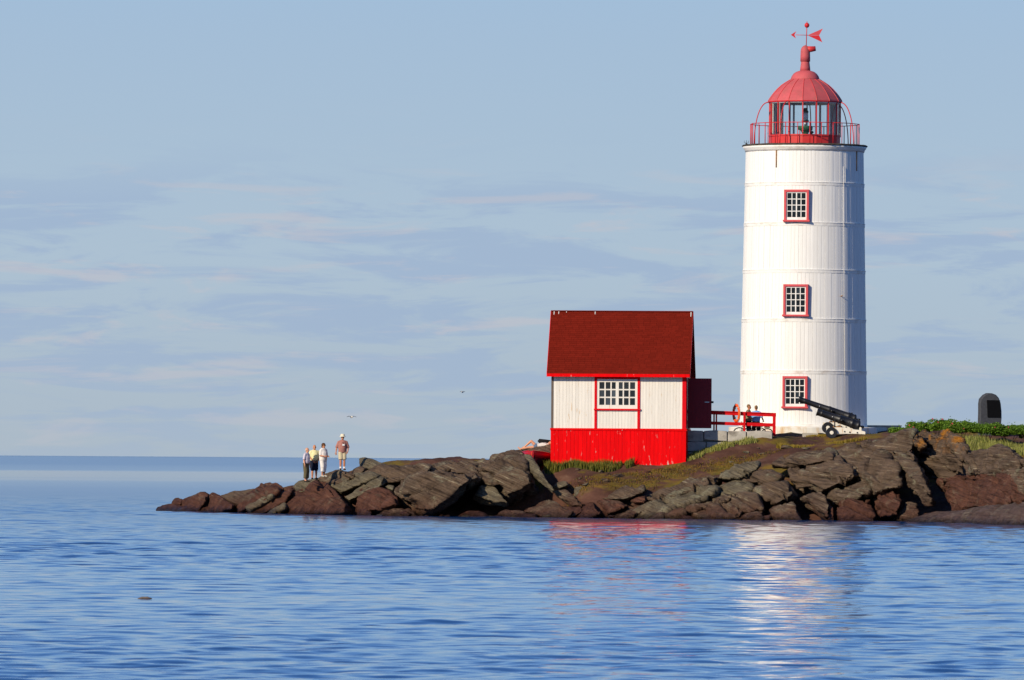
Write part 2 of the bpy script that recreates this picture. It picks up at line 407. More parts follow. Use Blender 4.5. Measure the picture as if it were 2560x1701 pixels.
ctrl = [(1375, 1177, 399.5), (1470, 1175, 399.5), (1560, 1170, 399.5), (1640, 1161, 399.3), (1714, 1152, 399.2), (1480, 1194, 397), (1650, 1172, 398), (1400, 1199, 397), (1350, 1190, 398.5),
        (1450, 1232, 393.5), (1560, 1226, 393.5), (1700, 1197, 395), (1800, 1165, 397.5), (1900, 1140, 399), (2000, 1118, 401), (1800, 1112, 401.1), (1740, 1143, 400.7),
        (1935, 1095, 401.8), (2008, 1095, 405.5), (2080, 1096, 403.5), (2165, 1086, 404), (2225, 1084, 405), (2110, 1112, 399), (1960, 1132, 398),
        (2200, 1100, 399), (2008, 1092, 408), (2008, 1090, 414), (1850, 1092, 410), (2170, 1090, 410), (1850, 1104, 403.2), (1770, 1110, 403.6),
        (1400, 1162, 407), (1700, 1135, 407), (2250, 1100, 396), (2310, 1096, 398), (2440, 1098, 399.5), (2560, 1100, 399.5), (2720, 1100, 399.5),
        (2440, 1150, 391), (2560, 1152, 389), (2340, 1125, 392), (2440, 1078, 408), (2620, 1078, 408), (2400, 1075, 418), (2008, 1083, 420),
        (2720, 1160, 386), (2225, 1088, 411), (2180, 1089, 416), (2260, 1082, 402), (2100, 1093, 406), (2320, 1080, 410)]
C = [W(*c) for c in ctrl]
P = [(c.x, c.y, c.z) for c in C]
for px in range(380, 2900, 130):
    y0 = ysh(px); x0 = (px - 1280) / F * y0
    P.append((x0, y0 + 1.2, -0.55)); P.append((x0 * (y0 - 6) / y0, y0 - 6, -2.2))
for px, py, dy in ((530, 1250, 3.2), (660, 1240, 4), (790, 1228, 4.5), (900, 1202, 5.5), (1000, 1192, 6.5), (1100, 1182, 7), (1250, 1160, 9), (1330, 1150, 9.5)):
    c = W(px, py, ysh(px) + dy); P.append((c.x, c.y, c.z))
for px, dy in ((480, 9), (620, 11), (780, 13), (940, 17), (1100, 22)):
    y0 = ysh(px) + dy; P.append(((px - 1280) / F * y0, y0, -0.8))
for x in (-6, 2, 10, 18, 26, 34): P.append((x, 434, -1.2))
for px, dy, z in ((1150, 3.0, -.3), (1230, 3.5, -.2), (1300, 4.0, -.1), (1350, 4.5, .2), (1400, 3.5, .1), (1200, 5.5, .6)):
    P.append(((px - 1280) / F * ysh(px), ysh(px) + dy, z))
P = np.array(P)
def _tps(r2): return np.where(r2 > 1e-9, 0.5 * r2 * np.log(np.maximum(r2, 1e-9)), 0)
_n = len(P); _A = np.zeros((_n + 3, _n + 3)); _d = ((P[:, None, :2] - P[None, :, :2]) ** 2).sum(-1)
_A[:_n, :_n] = _tps(_d) + np.eye(_n) * 0.08
_A[:_n, _n] = 1; _A[:_n, _n + 1:] = P[:, :2]; _A[_n, :_n] = 1; _A[_n + 1:, :_n] = P[:, :2].T
_w = np.linalg.solve(_A, np.concatenate([P[:, 2], [0, 0, 0]]))
def ground(x, y, rough=True):
    x = np.asarray(x, float); y = np.asarray(y, float); sh = x.shape; x = x.ravel(); y = y.ravel()
    out = np.empty(len(x))
    for s in range(0, len(x), 20000):
        xx, yy = x[s:s + 20000], y[s:s + 20000]
        d = (xx[:, None] - P[None, :, 0]) ** 2 + (yy[:, None] - P[None, :, 1]) ** 2
        out[s:s + 20000] = _tps(d) @ _w[:_n] + _w[_n] + xx * _w[_n + 1] + yy * _w[_n + 2]
    if rough:
        z = out
        led = 0.28 * x - z * 1.6 + 0.5 * fbm(x * .3, y * .3, x * 0, 2)
        out = z + 0.13 * fbm(x * 0.7, y * 0.7, z * 0 + 3, 4) + 0.05 * np.abs(((led * 2.2) % 1.0) - 0.5)
    return out.reshape(sh)
def gz(x, y): return float(ground(np.array([x]), np.array([y]))[0])

def ground_material():
    m, nt, b = mat('island_soil')
    geo = nd(nt, 'ShaderNodeNewGeometry')
    def noise(scale, detail=5, rough=0.6, st=(1, 1, 1), dist=0.0):
        mp = nd(nt, 'ShaderNodeMapping', i_Scale=st); lk(nt, geo.outputs['Position'], mp.inputs[0])
        n = nd(nt, 'ShaderNodeTexNoise', i_Scale=scale, i_Detail=detail, i_Roughness=rough, i_Distortion=dist); lk(nt, mp.outputs[0], n.inputs[0]); return n.outputs[0]
    n1 = noise(0.8, 6, 0.65, (1, 0.6, 2)); n2 = noise(0.45, 5, 0.7, (1, 0.5, 2.5), 0.5); n3 = noise(1.3, 6, 0.7, (1, .6, 2))
    soil = ramp(nt, n1, [(0.3, (0.044, 0.019, 0.013)), (0.55, (0.095, 0.044, 0.030)), (0.75, (0.15, 0.085, 0.055))])
    moss = ramp(nt, n3, [(0.3, (0.07, 0.065, 0.010)), (0.5, (0.15, 0.105, 0.014)), (0.7, (0.21, 0.105, 0.016))])
    f = ramp(nt, n2, [(0.48, 0.0), (0.57, 0.9)])
    sp = nd(nt, 'ShaderNodeSeparateXYZ'); lk(nt, geo.outputs['Position'], sp.inputs[0])
    up = ramp(nt, math_(nt, 'SUBTRACT', sp.outputs[2], 1.0), [(0.1, 0.0), (0.6, 1.0)])
    c = mixc(nt, math_(nt, 'MULTIPLY', f.outputs[0], up.outputs[0]), soil.outputs[0], moss.outputs[0])
    lk(nt, c, b.inputs['Base Color']); b.inputs['Roughness'].default_value = 0.95; b.inputs['Specular IOR Level'].default_value = 0.15
    bump(nt, b, noise(5, 6, 0.7), 0.8, 0.06)
    return m
M['ground'] = ground_material()

def build_ground():
    xs = np.arange(-20, 36, 0.2); ys = np.arange(352, 438, 0.24)
    X, Y = np.meshgrid(xs, ys); Z = ground(X, Y)
    Z = np.maximum(Z, -2.0)
    keep = (Z > -1.2)
    n0, n1 = X.shape; idx = np.arange(n0 * n1).reshape(n0, n1)
    kq = keep[:-1, :-1] | keep[:-1, 1:] | keep[1:, 1:] | keep[1:, :-1]
    q = np.stack([idx[:-1, :-1], idx[:-1, 1:], idx[1:, 1:], idx[1:, :-1]], -1)[kq]
    used = np.unique(q); remap = -np.ones(n0 * n1, int); remap[used] = np.arange(len(used))
    co = np.stack([X, Y, Z], -1).reshape(-1, 3)[used]
    o = add_obj('island', co, [tuple(int(remap[i]) for i in f) for f in q], M['ground'], smooth=True)
    o['kind'] = 'structure'
    return o
ISLAND = build_ground()

# ------------------------------------------------------------------ rocks
def rock_material(name, dark, mid, pale, lichen=0.25, orange=0.0, rot=(0.0, -0.40, 0.0), red=0.7):
    m, nt, b = mat(name)
    tc = nd(nt, 'ShaderNodeTexCoord'); geo = nd(nt, 'ShaderNodeNewGeometry'); oi = nd(nt, 'ShaderNodeObjectInfo')
    def noise(scale, detail=5, rough=0.6, st=(1, 1, 1), src=None, rot=(0, 0, 0), dist=0.0):
        mp = nd(nt, 'ShaderNodeMapping', i_Scale=st, i_Rotation=rot); lk(nt, src or geo.outputs['Position'], mp.inputs[0])
        n = nd(nt, 'ShaderNodeTexNoise', i_Scale=scale, i_Detail=detail, i_Roughness=rough, i_Distortion=dist); lk(nt, mp.outputs[0], n.inputs[0]); return n.outputs[0]
    mpr = nd(nt, 'ShaderNodeMapping', i_Rotation=rot); lk(nt, geo.outputs['Position'], mpr.inputs[0])
    strata = noise(1.0, 6, 0.7, (0.35, 0.35, 9.0), mpr.outputs[0], dist=0.15)
    fine = noise(1.0, 4, 0.6, (0.8, 0.8, 26.0), mpr.outputs[0])
    big = noise(0.8, 5, 0.6); spot = noise(3.2, 6, 0.7)
    c = ramp(nt, strata, [(0.34, dark), (0.47, mid), (0.58, mid), (0.68, pale)]).outputs[0]
    c = mixc(nt, 0.55, c, ramp(nt, fine, [(0.3, 0.35), (0.7, 1.25)]).outputs[0], 'MULTIPLY')
    c = mixc(nt, 0.6, c, ramp(nt, big, [(0.3, 0.55), (0.7, 1.35)]).outputs[0], 'MULTIPLY')
    lf = math_(nt, 'MULTIPLY', ramp(nt, noise(0.7, 7, 0.72, (1, 1, 1.6), dist=0.4), [(0.54, 0.0), (0.64, 1.0)]).outputs[0], ramp(nt, spot, [(0.40, 0.2), (0.6, 1.0)]).outputs[0])
    c = mixc(nt, math_(nt, 'MULTIPLY', lf, lichen), c, (0.27, 0.26, 0.175))
    # open cracks along and across the beds
    mpv = nd(nt, 'ShaderNodeMapping', i_Scale=(0.55, 0.55, 2.2)); lk(nt, mpr.outputs[0], mpv.inputs[0])
    wv = nd(nt, 'ShaderNodeTexNoise', i_Scale=2.0, i_Detail=3.0); lk(nt, mpv.outputs[0], wv.inputs[0])
    av = nd(nt, 'ShaderNodeVectorMath', operation='MULTIPLY_ADD'); lk(nt, wv.outputs[1], av.inputs[0]); av.inputs[1].default_value = (.5, .5, .5); lk(nt, mpv.outputs[0], av.inputs[2])
    vor = nd(nt, 'ShaderNodeTexVoronoi', feature='DISTANCE_TO_EDGE', i_Scale=1.0); lk(nt, av.outputs[0], vor.inputs['Vector'])
    crack = ramp(nt, vor.outputs['Distance'], [(0.0, 0.0), (0.05, 1.0)])
    # the band the tide wets is stained dark red
    sep = nd(nt, 'ShaderNodeSeparateXYZ'); lk(nt, geo.outputs['Position'], sep.inputs[0])
    hz = math_(nt, 'ADD', sep.outputs[2], math_(nt, 'MULTIPLY', math_(nt, 'SUBTRACT', big, 0.5), 2.2))
    rf = ramp(nt, hz, [(0.35, red), (1.45, 0.0)])
    c = mixc(nt, rf.outputs[0], c, ramp(nt, spot, [(0.3, (0.042, 0.016, 0.011)), (0.7, (0.120, 0.052, 0.034))]).outputs[0])
    if orange > 0:
        nz = nd(nt, 'ShaderNodeSeparateXYZ'); lk(nt, geo.outputs['Normal'], nz.inputs[0])
        of = math_(nt, 'MULTIPLY', ramp(nt, noise(1.1, 6, 0.7), [(0.47, 0.0), (0.60, 1.0)]).outputs[0], ramp(nt, math_(nt, 'SUBTRACT', sep.outputs[2], 3.2), [(0.0, 0.0), (0.8, 1.0)]).outputs[0])
        c = mixc(nt, math_(nt, 'MULTIPLY', of, orange), c, (0.38, 0.15, 0.014))
    wz = math_(nt, 'ADD', sep.outputs[2], math_(nt, 'MULTIPLY', math_(nt, 'SUBTRACT', spot, 0.5), 0.5))
    c = mixc(nt, 1.0, c, ramp(nt, wz, [(0.10, (0.30, 0.30, 0.26)), (0.34, (1, 1, 1))]).outputs[0], 'MULTIPLY')
    lk(nt, c, b.inputs['Base Color']); b.inputs['Specular IOR Level'].default_value = 0.12
    wet = ramp(nt, sep.outputs[2], [(0.10, 0.30), (0.45, 0.82)]); lk(nt, wet.outputs[0], b.inputs['Roughness'])
    hgt = math_(nt, 'ADD', math_(nt, 'MULTIPLY', strata, 0.8), math_(nt, 'MULTIPLY', spot, 0.7))
    hgt = math_(nt, 'ADD', hgt, math_(nt, 'MULTIPLY', fine, 0.35))
    hgt = math_(nt, 'ADD', hgt, math_(nt, 'MULTIPLY', crack.outputs[0], 0.12))
    bump(nt, b, hgt, 1.0, 0.22)
    return m
DK, MD, PL = (0.038, 0.024, 0.016), (0.140, 0.095, 0.064), (0.36, 0.30, 0.20)
M['rk_brown'] = rock_material('brown_rock', DK, MD, PL, 0.75)
M['rk_red'] = rock_material('red_brown_rock', (0.036, 0.016, 0.010), (0.125, 0.054, 0.035), (0.23, 0.14, 0.09), 0.3, red=0.95)
M['rk_grey'] = rock_material('grey_green_rock', (0.06, 0.048, 0.032), (0.165, 0.135, 0.088), (0.30, 0.26, 0.17), 0.7, red=0.3)
M['rk_right'] = rock_material('layered_brown_rock', DK, (0.138, 0.094, 0.064), (0.38, 0.31, 0.21), 0.7, rot=(0, -0.14, 0))
M['rk_orange'] = rock_material('orange_lichen_rock', DK, MD, PL, 0.3, orange=0.95, rot=(0, -0.14, 0))
M['rk_slab'] = rock_material('low_shore_slab', (0.05, 0.035, 0.035), (0.115, 0.080, 0.072), (0.24, 0.20, 0.16), 0.3, rot=(0, -0.10, 0), red=0.25)

_RB = np.random.RandomState(3).rand(4096)
def make_rock(poly, d=0.0, h=None, T=2.2, mt='rk_brown', bed=24, shift=0.14, sc_=0.70, edge=0.35, voxel=0.08, amp=1.0, undercut=0.0, up=0.0, parent=None, name='rock', joint=True, grow=True):
    if joint and grow and mt != 'rk_orange' and not undercut:
        mx_ = sum(p[0] for p in poly) / len(poly); my_ = sum(p[1] for p in poly) / len(poly)
        poly = [(mx_ + (x - mx_) * 1.07, my_ + (y - my_) * 1.07) for x, y in poly]
        sc_ = max(sc_, .80); h = None if h is None else h * .95
    pts = [Q(x, y, d + edge) for x, y in poly]
    n = len(pts); cx = sum(p.x for p in pts) / n; cz = sum(p.z for p in pts) / n
    wx = max(p.x for p in pts) - min(p.x for p in pts); wz = max(p.z for p in pts) - min(p.z for p in pts)
    if h is None: h = 0.3 * min(wx, wz)
    ax, az = cx + shift * wx, cz + up * wz
    V = []
    zmin = min(p.z for p in pts)
    for p in pts:
        uc = undercut * max(0.0, 1 - (p.z - zmin) / max(wz, .1) * 1.6)
        V.append(Vector((p.x, p.y + uc, p.z)))
        q = Vector((ax + (p.x - ax) * sc_, 0, az + (p.z - az) * sc_)); q.y = p.y - edge - h + (1 - sc_) * 0.0 + (SLOPE * (q.z - p.z)) + uc * 0.8
        V.append(q)
        V.append(Vector((cx + (p.x - cx) * 0.92, p.y + T, cz + (p.z - cz) * 0.9 - 0.25)))
    bm = bmesh.new()
    for v in V: bm.verts.new(v)
    r = bmesh.ops.convex_hull(bm, input=bm.verts)
    junk = list({g for g in r['geom_interior'] + r['geom_unused'] if isinstance(g, bmesh.types.BMVert)})
    bmesh.ops.delete(bm, geom=junk, context='VERTS')
    bm.verts.index_update()
    vv = [v.co.copy() for v in bm.verts]; ff = [tuple(x.index for x in f.verts) for f in bm.faces]; bm.free()
    co, nr, fs = remeshed(vv, ff, voxel, 2)
    x, y, z = co.T
    b = R(bed); s = -math.sin(b) * x + math.cos(b) * z - 0.25 * y
    wob = 0.35 * fbm(x * .35, y * .35, z * .35, 2)
    t = (s + wob) / 0.17; i = np.floor(t).astype(int); fr = t - i
    A = _RB[(i * 7 + 1000) & 4095]; B = _RB[((i + 1) * 7 + 1000) & 4095]
    st = A + (B - A) * np.clip((fr - 0.75) / 0.25, 0, 1)
    off = 0.24 * (st - 0.5) * (0.6 + 0.5 * fbm(x * .8, y * .8, z * .8, 2))
    t2 = (s + wob * 1.2) / 0.62 + 0.37; i2 = np.floor(t2).astype(int); f2 = t2 - i2
    off -= 0.24 * np.exp(-((f2 - 0.5) / 0.10) ** 2) * (_RB[(i2 * 13 + 77) & 4095] > 0.35)
    t3 = (s + wob * 1.1) / 0.5 + 11.3; i3 = np.floor(t3).astype(int); f3 = t3 - i3
    C3 = _RB[(i3 * 29 + 300) & 4095]; D3 = _RB[((i3 + 1) * 29 + 300) & 4095]
    off += 0.42 * (C3 + (D3 - C3) * np.clip((f3 - .82) / .18, 0, 1) - 0.5) * np.clip(.6 + .7 * fbm(x * .5 + 4, y * .5, z * .5, 2), 0, 1.2)
    if joint:
        jx = (math.cos(R(28)) * x + math.sin(R(28)) * z + 0.25 * y + 0.5 * wob) / 1.35
        ij = np.floor(jx).astype(int); fj = jx - ij - 0.25 - 0.5 * _RB[(ij * 31 + 500) & 4095]
        off -= 0.34 * np.exp(-(fj / 0.065) ** 2) * (_RB[(ij * 17 + 9) & 4095] > 0.3)
        off += 0.20 * (_RB[(ij * 5 + i2 * 11 + 40) & 4095] - 0.5)
    off += 0.09 * fbm(x * 0.9, y * 0.9, z * 1.3, 3) + 0.045 * fbm(x * 3.2, y * 3.2, z * 4.5, 4, .6)
    off *= amp * min(1.0, 0.35 + 0.3 * min(wx, wz))
    co = co + nr * off[:, None]
    c = Vector((cx, pts[0].y, 0)); c.z = zmin
    o = add_obj(name, co - np.array(c), fs, M[mt], parent or ISLAND, smooth=True, loc=c)
    return o

def Z1(l): return [(380 + x / 4.069, 1130 + y / 4.069) for x, y in l]
def Z2(l): return [(900 + x / 4.069, 1120 + y / 4.069) for x, y in l]
def Z3(l): return [(1400 + x / 4.069, 1080 + y / 4.069) for x, y in l]
def Z4(l): return [(1900 + x / 3.576, 1060 + y / 3.576) for x, y in l]
LO = dict(mt='rk_red', joint=False, amp=0.8)
ROCKS = [
    # the low boulders of the tip
    (Z1([(40, 605), (60, 565), (200, 530), (310, 560), (500, 590), (400, 625)]), dict(LO, h=.35, T=1.6)),
    (Z1([(198, 535), (215, 490), (265, 470), (315, 490), (310, 545)]), dict(LO, h=.25, T=.9, d=.2)),
    (Z1([(300, 570), (320, 490), (400, 440), (520, 398), (585, 435), (560, 530), (480, 620), (300, 620)]), dict(LO, h=.5)),
    (Z1([(460, 620), (590, 435), (625, 410), (700, 460), (850, 540), (840, 600), (700, 630)]), dict(LO, h=.6, shift=.2)),
    (Z1([(690, 455), (790, 405), (1050, 380), (1130, 420), (1000, 560), (850, 545)]), dict(mt='rk_brown', joint=False, h=.3, d=.4, amp=.8)),
    (Z1([(1050, 385), (1110, 320), (1260, 315), (1345, 380), (1270, 440), (1100, 490), (950, 580), (860, 630), (830, 570)]), dict(LO, h=.75, shift=.2)),
    (Z1([(940, 560), (1240, 420), (1260, 440), (1010, 590)]), dict(mt='rk_grey', h=.3, d=-.7, T=.6, joint=False)),
    (Z1([(1000, 640), (1100, 520), (1350, 400), (1450, 370), (1460, 400), (1380, 500), (1200, 600), (1090, 650)]), dict(LO, h=.5)),
    (Z1([(1340, 410), (1380, 360), (1440, 365), (1460, 400), (1400, 480), (1350, 480)]), dict(LO, h=.35, T=.9, d=.2)),
    (Z1([(1150, 650), (1350, 500), (1640, 290), (1780, 310), (1850, 380), (2040, 560), (2030, 650), (1600, 670)]), dict(LO, h=1.2, shift=.16)),
    (Z1([(1150, 640), (1200, 590), (1360, 520), (1380, 570), (1240, 640)]), dict(mt='rk_grey', h=.3, d=-.8, T=.6, joint=False)),
    (Z1([(1650, 600), (1700, 500), (1850, 460), (2000, 530), (2010, 640), (1700, 650)]), dict(LO, h=.6, d=-1.0, shift=.1)),
    (Z1([(1420, 370), (1480, 310), (1640, 280), (1700, 265), (1640, 390), (1460, 430)]), dict(mt='rk_grey', h=.35, d=.5, joint=False)),
    (Z1([(1640, 300), (1800, 225), (1890, 180), (2010, 210), (2100, 250), (1900, 340), (1760, 340)]), dict(mt='rk_brown', h=.5, d=.4)),
    (Z1([(1790, 335), (2050, 215), (2250, 200), (2360, 235), (2080, 345), (1920, 420)]), dict(mt='rk_grey', h=.45, joint=False, amp=.6)),
    (Z1([(1860, 205), (1880, 180), (1950, 185), (2015, 215), (1990, 245), (1900, 240)]), dict(mt='rk_brown', h=.25, T=.8, d=.5)),
    (Z1([(2105, 160), (2110, 66), (2180, 62), (2240, 85), (2360, 130), (2440, 180), (2160, 190)]), dict(mt='rk_grey', h=.4, d=1.0, joint=False, amp=.7)),
    (Z1([(2020, 235), (2030, 175), (2110, 150), (2190, 170), (2130, 225)]), dict(mt='rk_orange', h=.3, d=.5, T=1.0, joint=False)),
    (Z1([(1950, 460), (2050, 400), (2300, 250), (2400, 235), (2380, 330), (2100, 440), (2000, 500)]), dict(mt='rk_grey', h=.4, d=-.3, joint=False, amp=.6)),
    # middle left
    (Z2([(-60, 570), (0, 420), (150, 380), (290, 410), (400, 500), (430, 600), (200, 660), (-30, 670)]), dict(LO, h=.9, d=-.4, shift=.18)),
    (Z2([(-20, 610), (60, 600), (140, 650), (130, 715), (-40, 715)]), dict(LO, h=.3, T=1.2, d=-.6)),
    (Z2([(100, 700), (280, 620), (500, 600), (620, 695), (500, 725), (200, 725)]), dict(mt='rk_brown', h=.35, d=-.8, T=1.4)),
    (Z2([(350, 460), (460, 290), (700, 250), (1180, 240), (1235, 300), (850, 520), (740, 710), (600, 720), (420, 520)]), dict(mt='rk_brown', h=1.7, d=-1.5, shift=.12, undercut=2.0, up=.1, sc_=.74, T=4)),
    (Z2([(230, 390), (290, 370), (360, 390), (350, 450), (280, 420)]), dict(mt='rk_grey', h=.3, T=.9, joint=False)),
    (Z2([(0, 260), (210, 205), (430, 190), (640, 175), (760, 170), (700, 280), (380, 340), (150, 400), (-20, 400)]), dict(mt='rk_brown', h=.7, d=.2)),
    (Z2([(640, 180), (830, 135), (870, 160), (1190, 150), (1240, 250), (900, 280), (690, 290)]), dict(mt='rk_brown', h=.6, d=.4)),
    (Z2([(820, 205), (850, 200), (945, 205), (920, 232), (850, 236)]), dict(mt='rk_orange', h=.2, T=.5, d=-.9, voxel=.05)),
    (Z2([(1180, 240), (1200, 150), (1240, 110), (1570, 35), (1640, 70), (1720, 230), (1800, 420), (1500, 560), (1260, 390)]), dict(mt='rk_brown', h=1.7, d=-.6, shift=.15, undercut=2.4, up=.12, sc_=.76, T=4)),
    (Z2([(1635, 95), (1660, 62), (1700, 55), (1780, 190), (1990, 440), (1960, 440), (1830, 300), (1730, 230)]), dict(mt='rk_grey', h=.25, T=.5, d=-1.6, joint=False, amp=.5, voxel=.06)),
    (Z2([(1150, 490), (1230, 390), (1380, 400), (1520, 570), (1310, 540), (1250, 520)]), dict(mt='rk_grey', h=.3, d=-.2, T=1.0, voxel=.06)),
    (Z2([(1000, 700), (1100, 645), (1250, 650), (1350, 705), (1200, 725)]), dict(LO, h=.25, d=-.8, T=1.2)),
    (Z2([(1330, 715), (1480, 640), (1680, 640), (1720, 715)]), dict(mt='rk_brown', h=.3, d=-.6, T=1.2)),
    (Z2([(1660, 645), (1880, 540), (2000, 560), (2200, 640), (2120, 725), (1820, 725)]), dict(mt='rk_brown', h=.5, d=-.8, bed=28)),
    (Z2([(1550, 715), (1600, 660), (1800, 660), (1830, 725)]), dict(LO, h=.3, d=-1.2, T=1.0)),
    (Z2([(2090, 600), (2250, 580), (2300, 640), (2160, 720), (2060, 700)]), dict(LO, h=.4, d=-.5, T=1.2)),
    (Z2([(1960, 390), (2010, 345), (2090, 335), (2130, 380), (2010, 425)]), dict(mt='rk_grey', h=.3, T=.9, d=.5, joint=False)),
    (Z2([(2150, 490), (2200, 400), (2270, 390), (2340, 480), (2280, 550), (2200, 540)]), dict(mt='rk_grey', h=.4, T=1.2, d=.2, joint=False)),
    (Z2([(1980, 440), (2090, 430), (2180, 500), (2300, 600), (2150, 600)]), dict(mt='rk_brown', h=.4, T=1.2)),
    # middle, slabs that dip to the left
    (Z3([(130, 870), (240, 720), (340, 690), (440, 830), (300, 905), (150, 905)]), dict(LO, h=.6, d=-.6, shift=.2)),
    (Z3([(-40, 780), (60, 740), (180, 780), (160, 900), (-40, 900)]), dict(LO, h=.4, d=-.4)),
    (Z3([(390, 680), (640, 560), (850, 540), (870, 600), (700, 680), (560, 700)]), dict(mt='rk_brown', h=.5)),
    (Z3([(350, 700), (480, 660), (620, 700), (720, 760), (480, 860), (420, 800)]), dict(LO, h=.4, d=-.3)),
    (Z3([(440, 905), (560, 810), (880, 730), (960, 750), (660, 905)]), dict(mt='rk_brown', h=.5, d=-.4)),
    (Z3([(700, 700), (760, 650), (880, 640), (900, 720), (760, 740)]), dict(LO, h=.3, d=-.1)),
    (Z3([(870, 690), (1000, 590), (1300, 480), (1480, 460), (1630, 465), (1500, 570), (1200, 640), (960, 720)]), dict(mt='rk_brown', h=.7, shift=.1, bed=22)),
    (Z3([(600, 905), (900, 780), (1180, 640), (1400, 580), (1600, 590), (1500, 670), (1000, 850), (850, 905)]), dict(mt='rk_grey', h=.7, d=-.5, bed=24)),
    (Z3([(830, 905), (1010, 820), (1060, 850), (1040, 905)]), dict(mt='rk_brown', h=.4, d=-.9, T=1.2)),
    (Z3([(1040, 840), (1300, 690), (1800, 610), (1760, 680), (1390, 800), (1100, 905), (1050, 890)]), dict(mt='rk_brown', h=.8, d=-.6, bed=22)),
    (Z3([(1270, 905), (1400, 800), (1720, 660), (1850, 800), (1830, 880), (1600, 910)]), dict(mt='rk_brown', h=.9, d=-.8, shift=.18, bed=22)),
    (Z3([(1615, 475), (1660, 400), (1810, 330), (1990, 295), (2030, 330), (2010, 380), (1880, 410), (1800, 490)]), dict(mt='rk_grey', h=.8, bed=18)),
    (Z3([(1800, 500), (1880, 430), (1950, 400), (2150, 380), (2290, 450), (2220, 520), (1960, 550)]), dict(mt='rk_brown', h=.7, d=-.2, undercut=.5)),
    (Z3([(1580, 600), (1700, 540), (1830, 500), (1980, 560), (1880, 640), (1650, 660)]), dict(mt='rk_grey', h=.5, d=-.2)),
    (Z3([(1720, 910), (1900, 830), (2050, 810), (2070, 910)]), dict(mt='rk_brown', h=.5, d=-1.2, T=1.4)),
    (Z3([(1730, 690), (1850, 630), (1990, 650), (2060, 790), (1900, 830), (1860, 810)]), dict(mt='rk_brown', h=.7, d=-.9, shift=.2)),
    (Z3([(1940, 590), (2090, 530), (2300, 520), (2380, 640), (2180, 750), (2110, 700)]), dict(mt='rk_brown', h=.8, d=-.3, shift=.14)),
    (Z3([(2130, 800), (2190, 760), (2330, 720), (2400, 900), (2160, 915)]), dict(mt='rk_brown', h=.8, d=-.9, shift=.16, bed=12)),
    # right hand cliff
    (Z4([(95, 375), (180, 290), (340, 260), (560, 240), (690, 250), (700, 320), (470, 345), (350, 400)]), dict(mt='rk_right', h=.9, bed=10, undercut=.5)),
    (Z4([(560, 260), (600, 215), (650, 215), (700, 280), (690, 320), (600, 310)]), dict(mt='rk_grey', h=.5, d=.1, T=1.2, joint=False)),
    (Z4([(260, 410), (480, 340), (720, 265), (870, 410), (905, 470), (520, 650), (460, 530), (330, 560)]), dict(mt='rk_right', h=1.2, d=-.2, bed=10, shift=.16, undercut=.4)),
    (Z4([(700, 255), (900, 205), (1150, 135), (1320, 62), (1390, 82), (1360, 230), (1200, 340), (1120, 260), (860, 400)]), dict(mt='rk_right', h=1.0, d=.2, bed=10)),
    (Z4([(850, 420), (1080, 240), (1240, 400), (1275, 570), (1000, 650), (950, 480)]), dict(mt='rk_right', h=1.3, d=-.6, bed=8, shift=.2, grow=False, sc_=.8)),
    (Z4([(590, 600), (970, 490), (1010, 620), (700, 720), (640, 740)]), dict(mt='rk_right', h=.8, d=-.5, bed=10, undercut=.5)),
    (Z4([(670, 790), (760, 690), (950, 660), (1025, 830), (1010, 900), (680, 900)]), dict(mt='rk_red', h=.9, d=-.5, bed=8, shift=.18)),
    (Z4([(1030, 650), (1180, 555), (1275, 700), (1210, 830), (1060, 850)]), dict(mt='rk_red', h=.7, d=-.6, bed=8, shift=.2, grow=False)),
    (Z4([(600, 740), (660, 730), (670, 890), (590, 890)]), dict(mt='rk_red', h=.4, d=-.6, T=1.4, voxel=.07)),
    (Z4([(370, 650), (540, 590), (620, 720), (600, 850), (520, 780)]), dict(mt='rk_brown', h=.7, d=-.9, shift=.22, bed=10)),
    (Z4([(90, 770), (280, 690), (390, 880), (120, 895)]), dict(mt='rk_right', h=.8, d=-1.0, shift=.2, bed=10)),
    (Z4([(1110, 235), (1340, 190), (1375, 260), (1510, 570), (1535, 700), (1470, 600), (1270, 400)]), dict(mt='rk_right', h=.9, d=-1.3, bed=6, shift=.2, sc_=.8, T=1.8, grow=False)),
    (Z4([(1200, 860), (1330, 690), (1400, 720), (1420, 870), (1300, 900)]), dict(mt='rk_right', h=.5, d=-.2, bed=8, T=1.6)),
    (Z4([(1370, 250), (1400, 105), (1480, 52), (1560, 82), (1770, 290), (1860, 340), (1860, 430), (1620, 500), (1450, 490)]), dict(mt='rk_orange', h=.9, d=1.9, bed=10, undercut=3.4, up=.25, sc_=.72)),
    (Z4([(1280, 110), (1340, 62), (1395, 85), (1500, 210), (1430, 250), (1340, 200)]), dict(mt='rk_orange', h=.6, d=-.2, bed=10, T=1.6)),
    (Z4([(1560, 95), (1640, 52), (1700, 72), (1890, 250), (1860, 300), (1760, 270)]), dict(mt='rk_orange', h=.8, d=1.6, bed=10, shift=.0)),
    (Z4([(1600, 495), (1860, 425), (2210, 405), (2420, 440), (2420, 720), (1860, 760), (1790, 760)]), dict(mt='rk_red', h=.8, d=.9, bed=6, grow=False)),
    (Z4([(1930, 560), (2040, 470), (2130, 640), (2110, 745), (1950, 745)]), dict(mt='rk_red', h=.6, d=.2, bed=6, shift=.2)),
    (Z4([(2130, 700), (2120, 560), (2230, 650), (2250, 710)]), dict(mt='rk_red', h=.5, d=-.4, bed=6, shift=.2, T=1.4)),
    (Z4([(1840, 265), (2000, 272), (2140, 200), (2210, 215), (2300, 280), (2360, 460), (1870, 445)]), dict(mt='rk_right', h=1.0, d=.6, bed=6)),
    (Z4([(2190, 220), (2330, 300), (2480, 400), (2560, 480), (2440, 620), (2300, 640), (2220, 480)]), dict(mt='rk_right', h=1.0, d=-.2, bed=6, shift=.16)),
